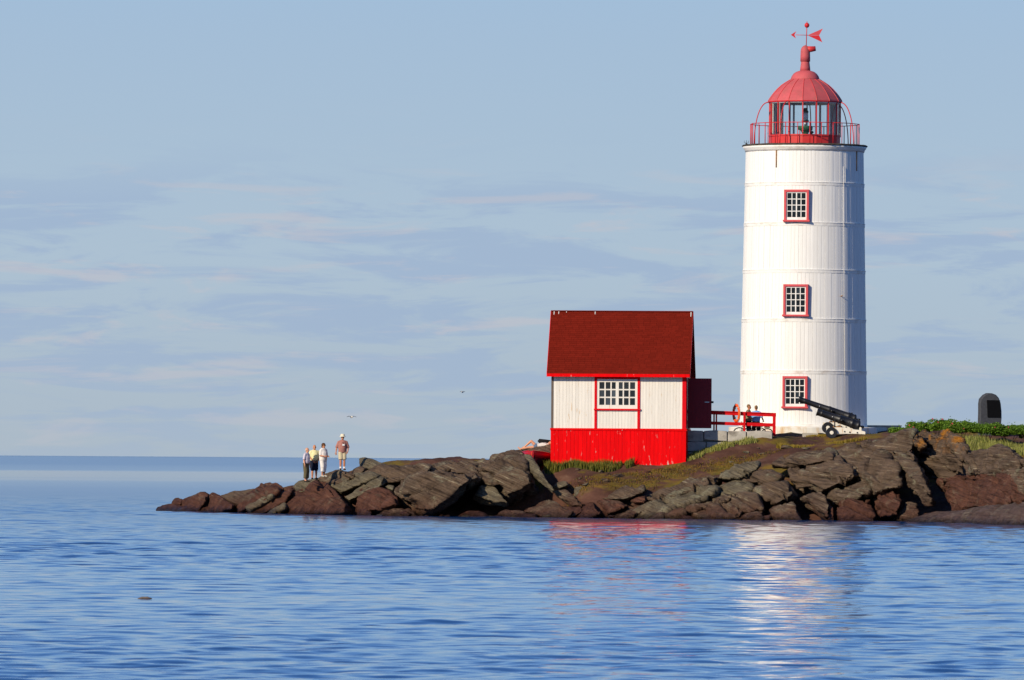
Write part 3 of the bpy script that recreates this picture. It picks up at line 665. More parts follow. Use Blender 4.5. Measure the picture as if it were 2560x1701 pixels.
    (Z4([(2420, 470), (2600, 470), (2750, 560), (2750, 720), (2400, 720)]), dict(mt='rk_red', h=.9, d=.4, bed=6)),
    (Z4([(1130, 900), (1450, 825), (1700, 775), (2000, 735), (2360, 700), (2760, 690), (2760, 960), (2000, 940), (1500, 920)]), dict(mt='rk_slab', h=.15, d=0, bed=5, T=4.5, amp=.55, joint=False, voxel=.11, edge=.1)),
    # the dark hump behind, between the point and the shed
    (Z2([(1180, 170), (1560, 30), (1700, 5), (1960, -40), (1960, 190), (1850, 210), (1700, 180), (1300, 200)]), dict(mt='rk_brown', h=.6, d=4.2, T=3.0, bed=14)),
]
for poly, kw in ROCKS: make_rock(poly, **kw)
# small stones that lie along the waterline
for i in range(34):
    px = rng.uniform(560, 2240); r = rng.uniform(5, 15); py = hor(px) + 2.9 * F / ysh(px) - rng.uniform(-3, 7)
    poly = [(px + r * 1.5 * math.cos(a) * rng.uniform(.7, 1.15), py + r * .62 * math.sin(a) * rng.uniform(.7, 1.1)) for a in [k * 1.047 for k in range(6)]]
    make_rock(poly, d=-rng.uniform(.6, 1.4), h=.18, T=.5, mt=rng.choice(['rk_red', 'rk_brown', 'rk_red', 'rk_grey']), joint=False, voxel=.06, edge=.15)

# ------------------------------------------------------------------ lighthouse
TY = 417.0
TX = W(2007.5, 1078, TY).x
def tz(py): return W(2007.5 + (1080 - py) * 0.0066, py, TY).z
mpx = TY / F
def build_lighthouse():
    zb = tz(1096) - 0.6
    root = empty('lighthouse', (TX, TY, zb))
    tag(root, 'tall white round lighthouse with red domed lantern and three red framed windows', 'lighthouse')
    L = lambda py: tz(py) - zb
    pys = [1066, 932, 803, 681, 564, 464, 371]
    rad = lambda py: np.interp(py, [371, 564, 803, 1066], [147.3, 150.5, 154.8, 159.5]) * mpx
    # masonry foot
    MB().lathe([(186 * mpx, 0.0), (186 * mpx, L(1070.5)), (185 * mpx, L(1069)), (rad(1066) - .02, L(1067))], 72).build('plinth', M['plinth'], root)
    MB().lathe([(rad(1066) - .06, L(1068)), (rad(371) - .06, L(371))], 72, cap=False).build('sheathing', M['core_dark'], root, True)
    NB = 100; back = MB()
    rs = random.Random(4)
    da = 2 * math.pi / NB
    for t in range(6):
        p0, p1 = pys[t], pys[t + 1]; r0, r1 = rad(p0), rad(p1); z0, z1 = L(p0) + 0.01, L(p1) - 0.01
        ha = da / 2 - 0.0010
        tmp = MB(); v = []
        for r, z in ((r0, z0), (r1, z1)):
            for a, dr in ((-ha, -.045), (ha, -.045), (ha, 0), (0, 0.0014), (-ha, 0)):
                v.append(Vector(((r + dr) * math.sin(a), -(r + dr) * math.cos(a), z)))
        f = [(0, 1, 2, 3, 4)[::-1], (5, 6, 7, 8, 9), (1, 0, 5, 6), (2, 1, 6, 7), (3, 2, 7, 8), (4, 3, 8, 9), (0, 4, 9, 5)]
        me = None
        for k in range(NB):
            a = k * da + 0.01 * t
            aw = (a + math.pi) % (2 * math.pi) - math.pi
            dr = rs.uniform(-.006, .008)
            if abs(aw) < math.pi / 2 + 0.02 and not (t == 0 and abs(aw) > math.pi / 2 - .03):
                if me is None:
                    o = add_obj('board', v, f, M['white_board'], root); me = o.data
                    o.location = (dr * math.sin(a), -dr * math.cos(a), 0); o.rotation_euler = (0, 0, a)
                else: share('board', me, root, (dr * math.sin(a), -dr * math.cos(a), 0), (0, 0, a))
            else:
                mr = Matrix.Rotation(a, 3, 'Z'); b0 = len(back.v)
                back.v += [mr @ q for q in v]; back.f += [tuple(b0 + i for i in q) for q in f]
    o = back.build('rear_boards', M['white_board'], root); o['kind'] = 'stuff'
    for p in pys[1:-1]:
        r = rad(p); z = L(p)
        MB().lathe([(r - .05, z - .10), (r + .020, z - .10), (r + .026, z + .05), (r + .045, z + .058), (r + .040, z + .08), (r - .05, z + .10)], 96, cap=False).build('band', M['white_trim'], root, False)
    MB().lathe([(rad(1066) - .05, L(1069)), (rad(1066) + .03, L(1069)), (rad(1066) + .03, L(1062)), (rad(1066) - .05, L(1061))], 96, cap=False).build('band', M['white_trim'], root)
    # gallery
    rt = rad(371); zt = L(371)
    MB().lathe([(rt - .05, zt - .22), (rt + .035, zt - .22), (rt + .06, zt - .12), (rt + .12, zt - .05), (rt + .16, zt + .05), (rt - .05, zt + .06)], 96, cap=False).build('cornice', M['white_trim'], root, True)
    rim = MB(); rs2 = random.Random(9); seg = 120
    prof = [(0.0, .03), (rt + .12, .045), (rt + .19, .075), (rt + .20, .12), (rt + .13, .155), (0.0, .17)]
    for r, z in prof:
        for k in range(seg):
            a = 2 * math.pi * k / seg; j = 1 + (rs2.uniform(-.006, .006) if r > 1 else 0)
            rim.v.append(Vector((r * j * math.sin(a), -r * j * math.cos(a), zt + z + (rs2.uniform(-.008, .008) if r > 1 else 0))))
    for i in range(len(prof) - 1):
        for k in range(seg):
            k2 = (k + 1) % seg; rim.f.append((i * seg + k, i * seg + k2, (i + 1) * seg + k2, (i + 1) * seg + k))
    rim.build('gallery_deck', M['rim_dark'], root)
    zd = zt + .165
    # windows
    for wy in (518, 753, 981):
        a = R(-9.4); r = rad(wy); zc = L(wy)
        win = empty('window', ((r + .055) * math.sin(a), -(r + .055) * math.cos(a), zc), a); win.parent = root
        hw, hh = .645, .80; c = .115
        y0, y1 = -.095, .16
        cs = MB().bx(-hw, -hw + c, y0, y1, -hh, hh).bx(hw - c, hw, y0, y1, -hh, hh).bx(-hw + c, hw - c, y0 - .004, y1, hh - c, hh)
        cs.build('casing', M['pink_red'], win)
        MB().bx(-hw - .05, hw + .05, y0 - .06, y1, -hh - .06, -hh + .03).build('sill', M['pink_red'], win)
        iw, ih = hw - c, hh - c
        sa = MB(); ys0, ys1 = -.035, .02; lt = .055
        sa.bx(-iw, -iw + lt, ys0, ys1, -hh + .03, ih).bx(iw - lt, iw, ys0, ys1, -hh + .03, ih).bx(-iw + lt, iw - lt, ys0 - .003, ys1, ih - .06, ih).bx(-iw + lt, iw - lt, ys0 - .003, ys1, -hh + .03, -hh + .17)
        sa.bx(-.03, .03, ys0 - .006, ys1, -hh + .17, ih - .06)
        sa.build('sash', M['white_trim'], win)
        gx0, gx1, gz0, gz1 = -iw + lt, iw - lt, -hh + .17, ih - .06
        for q in (1, 2, 3):
            z = gz0 + (gz1 - gz0) * q / 4
            MB().bx(gx0, gx1, ys0 + .004, ys1, z - .02, z + .02).build('muntin', M['white_trim'], win)
        for x in (gx0 / 2, gx1 / 2):
            MB().bx(x - .02, x + .02, ys0 + .001, ys1, gz0, gz1).build('muntin', M['white_trim'], win)
        pane = None
        for i in range(4):
            for j in range(4):
                cx = gx0 + (gx1 - gx0) * (i + .5) / 4; cz = gz0 + (gz1 - gz0) * (j + .5) / 4
                if pane is None:
                    o = MB().box((0, 0, 0), ((gx1 - gx0) / 4 - .005, .02, (gz1 - gz0) / 4 - .005)).build('pane', M['pane'], win, loc=(cx, .012, cz)); pane = o.data
                else: share('pane', pane, win, (cx, .012, cz), (rng.uniform(-.01, .01), 0, rng.uniform(-.01, .01)))
    # iron rods that hang from the gallery, conduit, hook
    for px, pl in ((1939, 424), (2138, 430)):
        a = math.asin((px - 2013) / 147.0); r = rad(400) + .03
        MB().tube([(r * math.sin(a), -r * math.cos(a), L(pl)), (r * math.sin(a), -r * math.cos(a), zt - .2)], .028, 6).build('drain_rod', M['rust_pipe'], root, True)
    a = R(38); r0, r1 = rad(1060) + .05, rad(400) + .05
    MB().tube([(r0 * math.sin(a), -r0 * math.cos(a), L(1062)), (r1 * math.sin(a), -r1 * math.cos(a), L(420))], .010, 6).build('conduit', M['white_trim'], root, True)
    a = R(34.5); r = rad(743)
    MB().tube([(r * math.sin(a), -r * math.cos(a), L(743)), ((r + .16) * math.sin(a), -(r + .16) * math.cos(a), L(742))], .025, 6).build('hook', M['rust_pipe'], root, True)
    # vertical lap of the shaded side
    # lantern
    k = mpx / 4.355                                     # metres per pixel of the close-up
    zl = lambda y: L(40 + y / 4.355)
    lx = 0.0
    N = 16; a0 = R(-5.7); step = 2 * math.pi / N
    RL = 386 * k
    lan = empty('lantern', (lx, 0, 0)); lan.parent = root
    zs, ze = zl(1312), zl(938)
    corner = [(math.sin(a0 + i * step), -math.cos(a0 + i * step)) for i in range(N)]
    for i in range(N):
        (x0, y0), (x1, y1) = corner[i], corner[(i + 1) % N]
        v = []
        for r, z in ((RL, zd - .02), (RL, zs)):
            for x, y in ((x0, y0), (x1, y1)): v.append(Vector((x * r, y * r, z)))
        v2 = [Vector((q.x * .965, q.y * .965, q.z)) for q in v]
        add_obj('base_panel', v + v2, [(0, 1, 3, 2), (5, 4, 6, 7), (2, 3, 7, 6), (0, 2, 6, 4), (1, 5, 7, 3)], M['lantern_red'], lan)
        e = .016
        g0, g1 = Vector((x0, y0, 0)) * (RL * .985), Vector((x1, y1, 0)) * (RL * .985)
        add_obj('pane', [g0.lerp(g1, .05) + Vector((0, 0, zs + .05)), g0.lerp(g1, .95) + Vector((0, 0, zs + .05)), g0.lerp(g1, .95) + Vector((0, 0, ze - .08)), g0.lerp(g1, .05) + Vector((0, 0, ze - .08))], [(0, 1, 2, 3)], M['glass'], lan)
        p = Vector((x0, y0, 0)) * RL
        mrot = Matrix.Rotation(a0 + i * step, 3, 'Z')
        MB().box((p.x, p.y, (zs + ze) / 2), (.055, .06, ze - zs + .1), mrot).build('glazing_bar', M['lantern_red'], lan)
        p = Vector((x0, y0, 0)) * (RL * .955)
        MB().box((p.x, p.y, (zs + ze) / 2), (.07, .05, ze - zs + .05), mrot).build('inner_post', M['lantern_inside'], lan)
    ring = MB().lathe([(RL * .955, zs - .03), (RL * 1.02, zs - .03), (RL * 1.02, zs + .05), (RL * .955, zs + .05)], N, a0, cap=False); ring.f += [(3 * N + i, 3 * N + (i + 1) % N, (i + 1) % N, i) for i in range(N)]
    ring.build('sill_ring', M['lantern_red'], lan)
    ring = MB().lathe([(RL * .95, ze - .10), (RL * 1.0, ze - .10), (RL * 1.0, ze + .03), (RL * .95, ze + .03)], N, a0, cap=False); ring.f += [(3 * N + i, 3 * N + (i + 1) % N, (i + 1) % N, i) for i in range(N)]
    ring.build('head_ring', M['lantern_inside'], lan)
    MB().lathe([(RL * .95, zd - .01), (RL * .95, zs)], N, a0, cap=False).build('inner_wall', M['lantern_inside'], lan)
    # dome in sixteen sheets with standing seams
    prof = [(404, 938), (398, 920), (372, 880), (340, 838), (302, 796), (258, 756), (214, 726), (160, 694)]
    dome = empty('dome', (0, 0, 0)); dome.parent = root
    pts = [(hw * k, zl(y)) for hw, y in prof]
    for i in range(N):
        v = []; f = []
        aa, ab = a0 + i * step, a0 + (i + 1) * step
        for r, z in pts:
            v += [Vector((r * math.sin(aa), -r * math.cos(aa), z)), Vector((r * math.sin(ab), -r * math.cos(ab), z))]
        for j in range(len(pts) - 1): f.append((2 * j, 2 * j + 1, 2 * j + 3, 2 * j + 2))
        nb = len(v)
        v += [Vector((q.x * .97, q.y * .97, q.z - .03)) for q in v[:nb]]
        for j in range(len(pts) - 1): f.append((nb + 2 * j + 1, nb + 2 * j, nb + 2 * j + 2, nb + 2 * j + 3))
        f.append((1, 0, nb, nb + 1))
        add_obj('roof_sheet', v, f, M['dome_red'], dome)
        MB().tube([Vector((r * 1.004 * math.sin(aa), -r * 1.004 * math.cos(aa), z + .004)) for r, z in pts], .016, 5).build('seam', M['lantern_red'], dome)
    rr = pts[0][0]
    MB().lathe([(rr * .93, zl(948)), (rr * 1.0, zl(948)), (rr * 1.005, zl(936)), (rr * .97, zl(934))], N, a0, cap=False).build('eave', M['bright_red'], dome)
    MB().lathe([(RL * .95, ze + .03), (rr * .98, ze + .0)], N, a0, cap=False).build('soffit', M['lantern_red'], dome)
    MB().lathe([(160 * k, zl(697)), (157 * k, zl(686)), (148 * k, zl(660)), (128 * k, zl(632)), (100 * k, zl(611)), (56 * k, zl(597))], 32).build('cupola', M['dome_red'], root, True)
    pipe = MB().lathe([(57 * k, zl(601)), (53 * k, zl(560)), (48 * k, zl(520)), (47 * k, zl(495))], 24)
    pipe.lathe([(54 * k, zl(497)), (53 * k, zl(440)), (51 * k, zl(385)), (47 * k, zl(362)), (36 * k, zl(340)), (18 * k, zl(326)), (4 * k, zl(320))], 24)
    pp = pipe.build('vent_pipe', M['dome_red'], root, True)
    cw = MB().tube([(20 * k, -.02, zl(364)), (60 * k, -.02, zl(363)), (112 * k, -.02, zl(356))], [33 * k, 32 * k, 26 * k], 16, cap=True)
    cw.build('cowl', M['lantern_red'], pp, True)
    # wind vane
    vane = empty('wind_vane', (0, 0, 0)); vane.parent = root
    vx = 14 * k
    MB().tube([(vx - 4 * k, 0, zl(325)), (vx + 2 * k, 0, zl(62))], .022, 8).build('spindle', M['bright_red'], vane, True)
    MB().ell((vx + 2 * k, 0, zl(103)), (27 * k, 27 * k, 28 * k), 20, 14).build('ball', M['bright_red'], vane, True)
    X = lambda x: (x - 842) * k
    MB().tube([(X(735), -.03, zl(209)), (X(872), 0, zl(211))], .016, 6).build('rod', M['bright_red'], vane, True)
    MB().prism([(X(683), zl(208)), (X(743), zl(168)), (X(722), zl(207)), (X(738), zl(247))], -.05, -.02).build('arrow_head', M['bright_red'], vane)
    MB().prism([(X(866), zl(211)), (X(1032), zl(137)), (X(992), zl(211))], -.012, .012).build('tail_fin', M['pink_red'], vane)
    MB().prism([(X(866), zl(213)), (X(992), zl(213)), (X(1027), zl(287))], -.010, .014).build('tail_fin', M['bright_red'], vane)
    # railing, twelve sides
    rail = empty('gallery_railing', (0, 0, 0)); rail.parent = root
    NR = 14; RR = 596 * k * 1.0; zr = zl(1182); b0 = R(-74)
    cs = [Vector((RR * math.sin(b0 + i * 2 * math.pi / NR), -RR * math.cos(b0 + i * 2 * math.pi / NR), 0)) for i in range(NR)]
    for i in range(NR):
        c0, c1 = cs[i], cs[(i + 1) % NR]
        MB().tube([c0 + Vector((0, 0, zr)), c1 + Vector((0, 0, zr))], .021, 6).build('top_rail', M['bright_red'], rail, True)
        MB().tube([c0 + Vector((0, 0, zd - .03)), c0 + Vector((0, 0, zr + .02))], .023, 6).build('post', M['bright_red'], rail, True)
        cm = (c0 + c1) / 2
        MB().tube([cm + Vector((0, 0, zd - .03)), cm + Vector((0, 0, zr))], .018, 6).build('post', M['bright_red'], rail, True)
    # bowed stays from the gallery to the eave
    for aa in (-82, -31, 69, 120, 171, 222):
        pts2 = []
        for j in range(13):
            t = j / 12 * math.pi / 2
            r = RL * 1.02 + (560 * k - RL * 1.02) * math.cos(t) ** .85; z = zd + (zl(945) - zd) * math.sin(t)
            pts2.append(Vector((r * math.sin(R(aa)), -r * math.cos(R(aa)), z)))
        MB().tube(pts2, .027, 7).build('stay', M['bright_red'], root, True)
    # lamp
    lamp = empty('beacon_lamp', (.02, 0, 0)); lamp.parent = root
    MB().lathe([(26 * k, zd), (30 * k, zl(1290)), (50 * k, zl(1250)), (80 * k, zl(1240)), (82 * k, zl(1208)), (78 * k, zl(1200)), (20 * k, zl(1198))], 24).build('pedestal', M['green_iron'], lamp, True)
    MB().tube([(0, 0, zl(1200)), (0, 0, zl(1150))], 12 * k, 10).build('stem', M['silver'], lamp, True)
    MB().lathe([(38 * k, zl(1152)), (40 * k, zl(1140)), (30 * k, zl(1132))], 20).build('collar', M['black'], lamp, True)
    MB().lathe([(30 * k, zl(1135)), (33 * k, zl(1095)), (31 * k, zl(1056))], 20).build('lens', M['lantern_inside'], lamp, True)
    MB().lathe([(34 * k, zl(1056)), (35 * k, zl(1038)), (26 * k, zl(1030)), (24 * k, zl(1012)), (8 * k, zl(1002))], 20).build('cap', M['black'], lamp, True)
    MB().tube([(60 * k, .1, zd), (60 * k, .1, zl(1255)), (75 * k, .1, zl(1262)), (88 * k, .1, zl(1275))], .06, 8).build('bracket', M['black'], lamp, True)
    # small wind gauge on the rim
    g = empty('wind_gauge', ((205 - 842) * k, -.2, zd - .04)); g.parent = root
    MB().tube([(0, 0, 0), (0, 0, .10)], .05, 8).build('gauge_body', M['black'], g, True)
    MB().tube([(0, 0, .08), (0, 0, .26)], .012, 5).build('gauge_stem', M['black'], g, True)
    for s in (-1, 1): MB().tube([(0, 0, .12), (s * .11, .02, .13), (s * .11, .02, .24)], .010, 5).build('gauge_arm', M['black'], g, True)
    return root
build_lighthouse()

# ------------------------------------------------------------------ shed
def build_shed():
    O = W(1377.5, 1170, 400.0); rz = R(-3.9)
    root = empty('shed', O, rz)
    tag(root, 'small wooden shed, white above and red below, under a steep red shingle roof', 'shed')
    S = 0.02; WD, DP = 6.72, 5.3
    def x_(zx): return (zx - 137) / 3.646 * S
    def z_(zy): return CAMZ + (1147.8 - (760 + zy / 3.646)) * S - O.z
    zm, zt = z_(1137), z_(655)
    zr = z_(70) * 1.0 + 0.045
    OV = 0.34; rise = zr - z_(640); run = DP / 2 + OV; slope = rise / run
    # inner box so that no light leaks through the boards
    MB().prism([(.05, -.6), (WD - .05, -.6), (WD - .05, zt - .05), (.05, zt - .05)], .05, DP - .05).build('frame', M['core_dark'], root)
    def wall(name): e = empty(name, (0, 0, 0)); e.parent = root; return e
    rs = random.Random(3)
    # front, red skirt
    w = wall('skirt_wall'); n = 34; bw = (WD + .06) / n; me = None
    for i in range(n):
        x = -.03 + (i + .5) * bw; dy = rs.uniform(-.006, .006)
        if me is None:
            o = MB().box((0, 0, 0), (bw - .008, .05, zm + .6)).build('board', M['red_shed'], w, loc=(x, -.02 + dy, (zm - .6) / 2)); me = o.data
        else: share('board', me, w, (x, -.02 + dy, (zm - .6) / 2), (0, rs.uniform(-.002, .002), 0))
    me = None; n = 26; bw = (DP - .02) / n
    for sx in (-.005, WD + .005):
        for i in range(n):
            y = .02 + (i + .5) * bw
            if me is None:
                o = MB().box((0, 0, 0), (.05, bw - .008, zm + .6)).build('board', M['red_shed'], w, loc=(sx, y, (zm - .6) / 2)); me = o.data
            else: share('board', me, w, (sx, y, (zm - .6) / 2))
    MB().bx(-.06, WD + .06, -.075, -.046, zm - .10, zm + .01).build('ledge', M['red_shed'], w)
    # front, white upper part
    w = wall('upper_wall')
    wx0, wx1 = x_(530), x_(945)
    def boards(xa, xb, za, zb):
        n = max(1, round((xb - xa) / .155)); bw = (xb - xa) / n; me = None
        for i in range(n):
            x = xa + (i + .5) * bw; dy = rs.uniform(-.005, .005)
            if me is None:
                o = MB().box((0, 0, 0), (bw - .006, .04, zb - za)).build('board', M['white_shed'], w, loc=(x, .02 + dy, (za + zb) / 2)); me = o.data
            else: share('board', me, w, (x, .02 + dy, (za + zb) / 2), (0, 0, rs.uniform(-.01, .01)))
    boards(.10, wx0, zm + .01, zt); boards(wx1, x_(1330), zm + .01, zt); boards(x_(552), x_(922), zm + .01, z_(965))
    me = None; n = 34; bw = DP / n
    for sx in (.02, WD - .02):
        for i in range(n):
            y = (i + .5) * bw
            hh = min(y, DP - y) * slope
            MB().bx(sx - .02, sx + .02, y - bw / 2 + .003, y + bw / 2 - .003, zm + .01, zt + hh - .15).build('board', M['white_shed'] if sx < 1 else M['dark_red'], w)  # right end in dark red: its shade is put into the colour
    MB().bx(x_(1330), WD + .025, -.035, .03, zm + .012, zt).build('corner_board', M['red_trim'], root)
    MB().bx(-.012, .10, -.01, .03, zm + .012, zt).build('corner_board', M['grey_wood'], root)
    # window
    win = empty('window', (0, 0, 0)); win.parent = root
    for xa, xb in ((530, 552), (922, 945)):
        MB().bx(x_(xa), x_(xb), -.05, .03, zm + .012, zt).build('casing', M['red_trim'], win)
    MB().bx(x_(552), x_(922), -.046, .03, z_(686), zt).build('casing', M['red_trim'], win)
    MB().bx(x_(526), x_(951), -.10, .03, z_(971), z_(956)).build('sill', M['red_trim'], win)
    sx0, sx1, sz0, sz1 = x_(552), x_(922), z_(956), z_(686)
    gx0, gx1, gz0, gz1 = x_(574), x_(900), z_(922), z_(714)
    MB().bx(sx0, gx0, -.025, .03, sz0, sz1).bx(gx1, sx1, -.025, .03, sz0, sz1).bx(gx0, gx1, -.022, .03, gz1, sz1).bx(gx0, gx1, -.022, .03, sz0, gz0).build('sash', M['white_shed'], win)
    for xx, wd in ((626, 6), (681, 6), (737, 14), (793, 6), (848, 6)):
        MB().bx(x_(xx - wd), x_(xx + wd), -.018, .03, gz0, gz1).build('muntin', M['white_shed'], win)
    for zz in (782, 853):
        MB().bx(gx0, gx1, -.015, .03, z_(zz + 6), z_(zz - 6)).build('muntin', M['white_shed'], win)
    xs = [574, 626, 681, 737, 793, 848, 900]; zs = [922, 853, 782, 714]
    for i in range(6):
        for j in range(3):
            MB().bx(x_(xs[i]) + .002, x_(xs[i + 1]) - .002, .012, .03, z_(zs[j]) + .002, z_(zs[j + 1]) - .002).build('pane', M['pane_shed'], win)
    # roof
    roof = empty('roof', (0, 0, 0)); roof.parent = root
    xa, xb = x_(100), x_(1400)
    zeave = z_(640)
    for s in (-1, 1):
        ya = -OV if s < 0 else DP + OV; ym = DP / 2
        v = [Vector((xa, ya, zeave)), Vector((xb, ya, zeave)), Vector((xb, ym, zr)), Vector((xa, ym, zr))]
        vv = v + [q - Vector((0, 0, .10)) for q in v]
        f = [(0, 1, 2, 3), (7, 6, 5, 4), (0, 4, 5, 1), (1, 5, 6, 2), (3, 7, 4, 0), (2, 6, 7, 3)]
        if s > 0: f = [tuple(reversed(q)) for q in f]
        add_obj('roof_deck', vv, f, M['dark_red'], roof)
        # shingles, course over course
        sh = MB(); nrow = 31; ln = math.hypot(run, rise)
        U = Vector((0, (ym - ya) / ln, (zr - zeave) / ln)); Nn = Vector((0, -U.z * (1 if s < 0 else -1), abs(U.y)))
        rr = random.Random(12)
        for r in range(nrow):
            t0 = ln * r / nrow - .015; t1 = min(ln * (r + 1) / nrow + .02, ln); off = rr.uniform(0, .33); x = xa - .01 - off
            while x < xb + .01:
                w_ = .335 * rr.uniform(.97, 1.03); x0, x1 = max(x, xa - .01), min(x + w_ - .007, xb + .01); x += w_
                if x1 - x0 < .02: continue
                h0 = .015 + rr.uniform(0, .007); h1 = .006; j = rr.uniform(-.008, .008)
                base = Vector((0, ya, zeave)); b = len(sh.v)
                for tt, hh in ((t0 + j, h0), (t1, h1)):
                    for xx in (x0, x1): sh.v.append(base + U * tt + Nn * hh + Vector((xx, 0, 0)))
                for xx in (x0, x1): sh.v.append(base + U * (t0 + j) + Nn * .001 + Vector((xx, 0, 0)))
                q = [(b, b + 1, b + 3, b + 2), (b + 4, b + 5, b + 1, b)]
                if s > 0: q = [tuple(reversed(z)) for z in q]
                sh.f += q
        o = sh.build('shingles', M['shingle'], roof); o['kind'] = 'stuff'
        yf = ya - .03 * (1 if s < 0 else -1)
        MB().bx(xa - .02, xb + .0, min(ya, yf), max(ya, yf), zeave - .15, zeave + .005).build('fascia', M['red_shed'], roof)
    for x0, x1, m in ((xa - .03, xa - .002, 'red_trim'), (xb + .002, xb + .03, 'dark_red')):  # right pair darker than the left: shade of that end painted in
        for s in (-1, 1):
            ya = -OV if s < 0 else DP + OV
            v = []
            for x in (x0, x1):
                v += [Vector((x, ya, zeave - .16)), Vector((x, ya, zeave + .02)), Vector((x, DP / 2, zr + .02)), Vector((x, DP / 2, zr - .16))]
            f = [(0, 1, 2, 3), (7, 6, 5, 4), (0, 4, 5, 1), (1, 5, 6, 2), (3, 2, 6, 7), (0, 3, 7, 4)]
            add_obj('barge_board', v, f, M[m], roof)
    MB().prism([(xa - .01, zr + .0), (xb + .01, zr + .0), (xb + .01, zr + .045), (xa - .01, zr + .045)], DP / 2 - .09, DP / 2 + .09).build('ridge_cap', M['shingle'], roof)
    # white gull droppings at the ridge
    for zx, l in ((127, 35), (170, 28), (504, 30), (1384, 50), (240, 12)):
        t = -.05; U = Vector((0, run, rise)).normalized()
        p = Vector((x_(zx), DP / 2, zr)) - U * .02; q = p - U * (l / 3.646 * S * 1.2)
        nn = Vector((0, -U.z, U.y)) * .04
        v = [p + nn + Vector((-.02, 0, 0)), p + nn + Vector((.02, 0, 0)), q + nn + Vector((.012, 0, 0)), q + nn + Vector((-.012, 0, 0))]
        v += [a - Vector((0, .0, .02)) for a in v]
        add_obj('dropping', v, [(3, 2, 1, 0), (0, 1, 5, 4), (1, 2, 6, 5), (2, 3, 7, 6), (3, 0, 4, 7)], M['white_trim'], roof)
    # open door on the far side, swung out
    dr = empty('door', (WD + .03, 1.65, 0), R(3.9)); dr.parent = root
    dz0, dz1 = z_(1128), z_(672)
    dw = 1.19
    for i in range(6):
        MB().bx(i * dw / 6 + .003, (i + 1) * dw / 6 - .003, -.02, .02, dz0, dz1).build('plank', M['dark_red'], dr)
    MB().bx(.0, dw, .021, .035, dz0, dz1).build('backing', M['dark_red'], dr)
    MB().bx(.02, dw - .02, .036, .06, dz0 + .25, dz0 + .40).bx(.02, dw - .02, .036, .06, dz1 - .4, dz1 - .25).build('brace', M['dark_red'], dr)
    zh = z_(889)
    MB().bx(dw - .34, dw - .12, -.035, -.02, zh - .018, zh + .018).build('hasp', M['silver'], dr)
    MB().tube([(dw - .01, -.03, zh), (dw + .10, -.03, zh)], .055, 10).build('latch', M['black'], dr, True)
    return root
build_shed()

# ------------------------------------------------------------------ stone wall, fence, lifebuoy beside the shed
def S5(zx, zy, Y): return W(1700 + zx / 4.538, 980 + zy / 4.538, Y)
def build_stone_wall():
    Y = 401.35; a = S5(60, 436, Y); b = S5(1052, 470, Y)
    root = empty('stone_wall', (a.x, Y, a.z - 2.2)); tag(root, 'cracked pale stone wall between the shed and the lighthouse', 'wall')
    wl = b.x - a.x; top = 2.2
    MB().bx(0, wl, .10, .34, 0, top - .06).build('wall_core', M['mortar'], root)
    rs = random.Random(8)
    rows = [(top - .52, top), (top - 1.02, top - .55), (top - 1.55, top - 1.05), (top - 2.15, top - 1.58)]
    for r, (z0, z1) in enumerate(rows):
        x = 0.0
        while x < wl - .1:
            w = rs.uniform(.7, 1.7); x1 = min(x + w, wl)
            if wl - x1 < .35: x1 = wl
            g = .022; bm = bmesh.new()
            j = lambda s=.075: rs.uniform(-s, s)
            vs_ = [(x + g, 0 + j(.02), z0 + g + j()), (x1 - g, j(.02), z0 + g + j()), (x1 - g, j(.02), z1 - g - abs(j(.09))), ((x + x1) / 2, j(.03) - .02, z1 - g + j(.05)), (x + g, j(.02), z1 - g - abs(j(.09))),
                   (x + g, .14, z0 + g), (x1 - g, .14, z0 + g), (x1 - g, .32, z1 - g), ((x + x1) / 2, .32, z1 - g), (x + g, .32, z1 - g)]
            for v in vs_: bm.verts.new(v)
            bmesh.ops.convex_hull(bm, input=bm.verts)
            bmesh.ops.bevel(bm, geom=list(bm.edges), offset=.022, segments=1, affect='EDGES', clamp_overlap=True)
            me = bpy.data.meshes.new('stone'); bm.to_mesh(me); bm.free(); me.materials.append(M['stone_light'])
            o = bpy.data.objects.new('stone', me); COL.objects.link(o); o.parent = root
            x = x1
    return root
build_stone_wall()

def build_fence():
    Y = 401.76; a = S5(70, 205, Y)
    root = empty('rail_fence', a); tag(root, 'low red two-rail wooden fence running from the shed door to the lighthouse', 'fence')
    def L(zx, zy, dy=0): return S5(zx, zy, Y + dy) - a
    def beam(name, p, q, h, t, m='red_rail'):
        d = (q - p); u = d.normalized(); up = Vector((0, 0, 1)); n = Vector((0, 1, 0)); mb = MB()
        b = []
        for e in (p, q):
            for sy, sz in ((-1, -1), (1, -1), (1, 1), (-1, 1)): b.append(e + n * (t / 2 * sy) + up * (h / 2 * sz))
        return add_obj(name, b, [(0, 1, 2, 3)[::-1], (4, 5, 6, 7), (0, 1, 5, 4), (1, 2, 6, 5), (2, 3, 7, 6), (3, 0, 4, 7)], M[m], root)
    beam('rail', L(70, 226), L(1090, 262), .185, .05)
    beam('cap_rail', L(70, 206, -.01), L(1090, 244, -.01), .035, .12)
    beam('rail', L(70, 346), L(1062, 376), .165, .05)
    for zx, y0, y1, w, dy in ((1068, 246, 500, .15, -.06), (729, 232, 470, .11, -.062), (412, 225, 470, .075, .06), (385, 225, 470, .075, .35)):
        p = L(zx, y1, dy); q = L(zx, y0, dy)
        MB().bx(p.x - w / 2, p.x + w / 2, p.y - .05, p.y + .05, p.z, q.z).build('post', M['red_rail'], root)
build_fence()

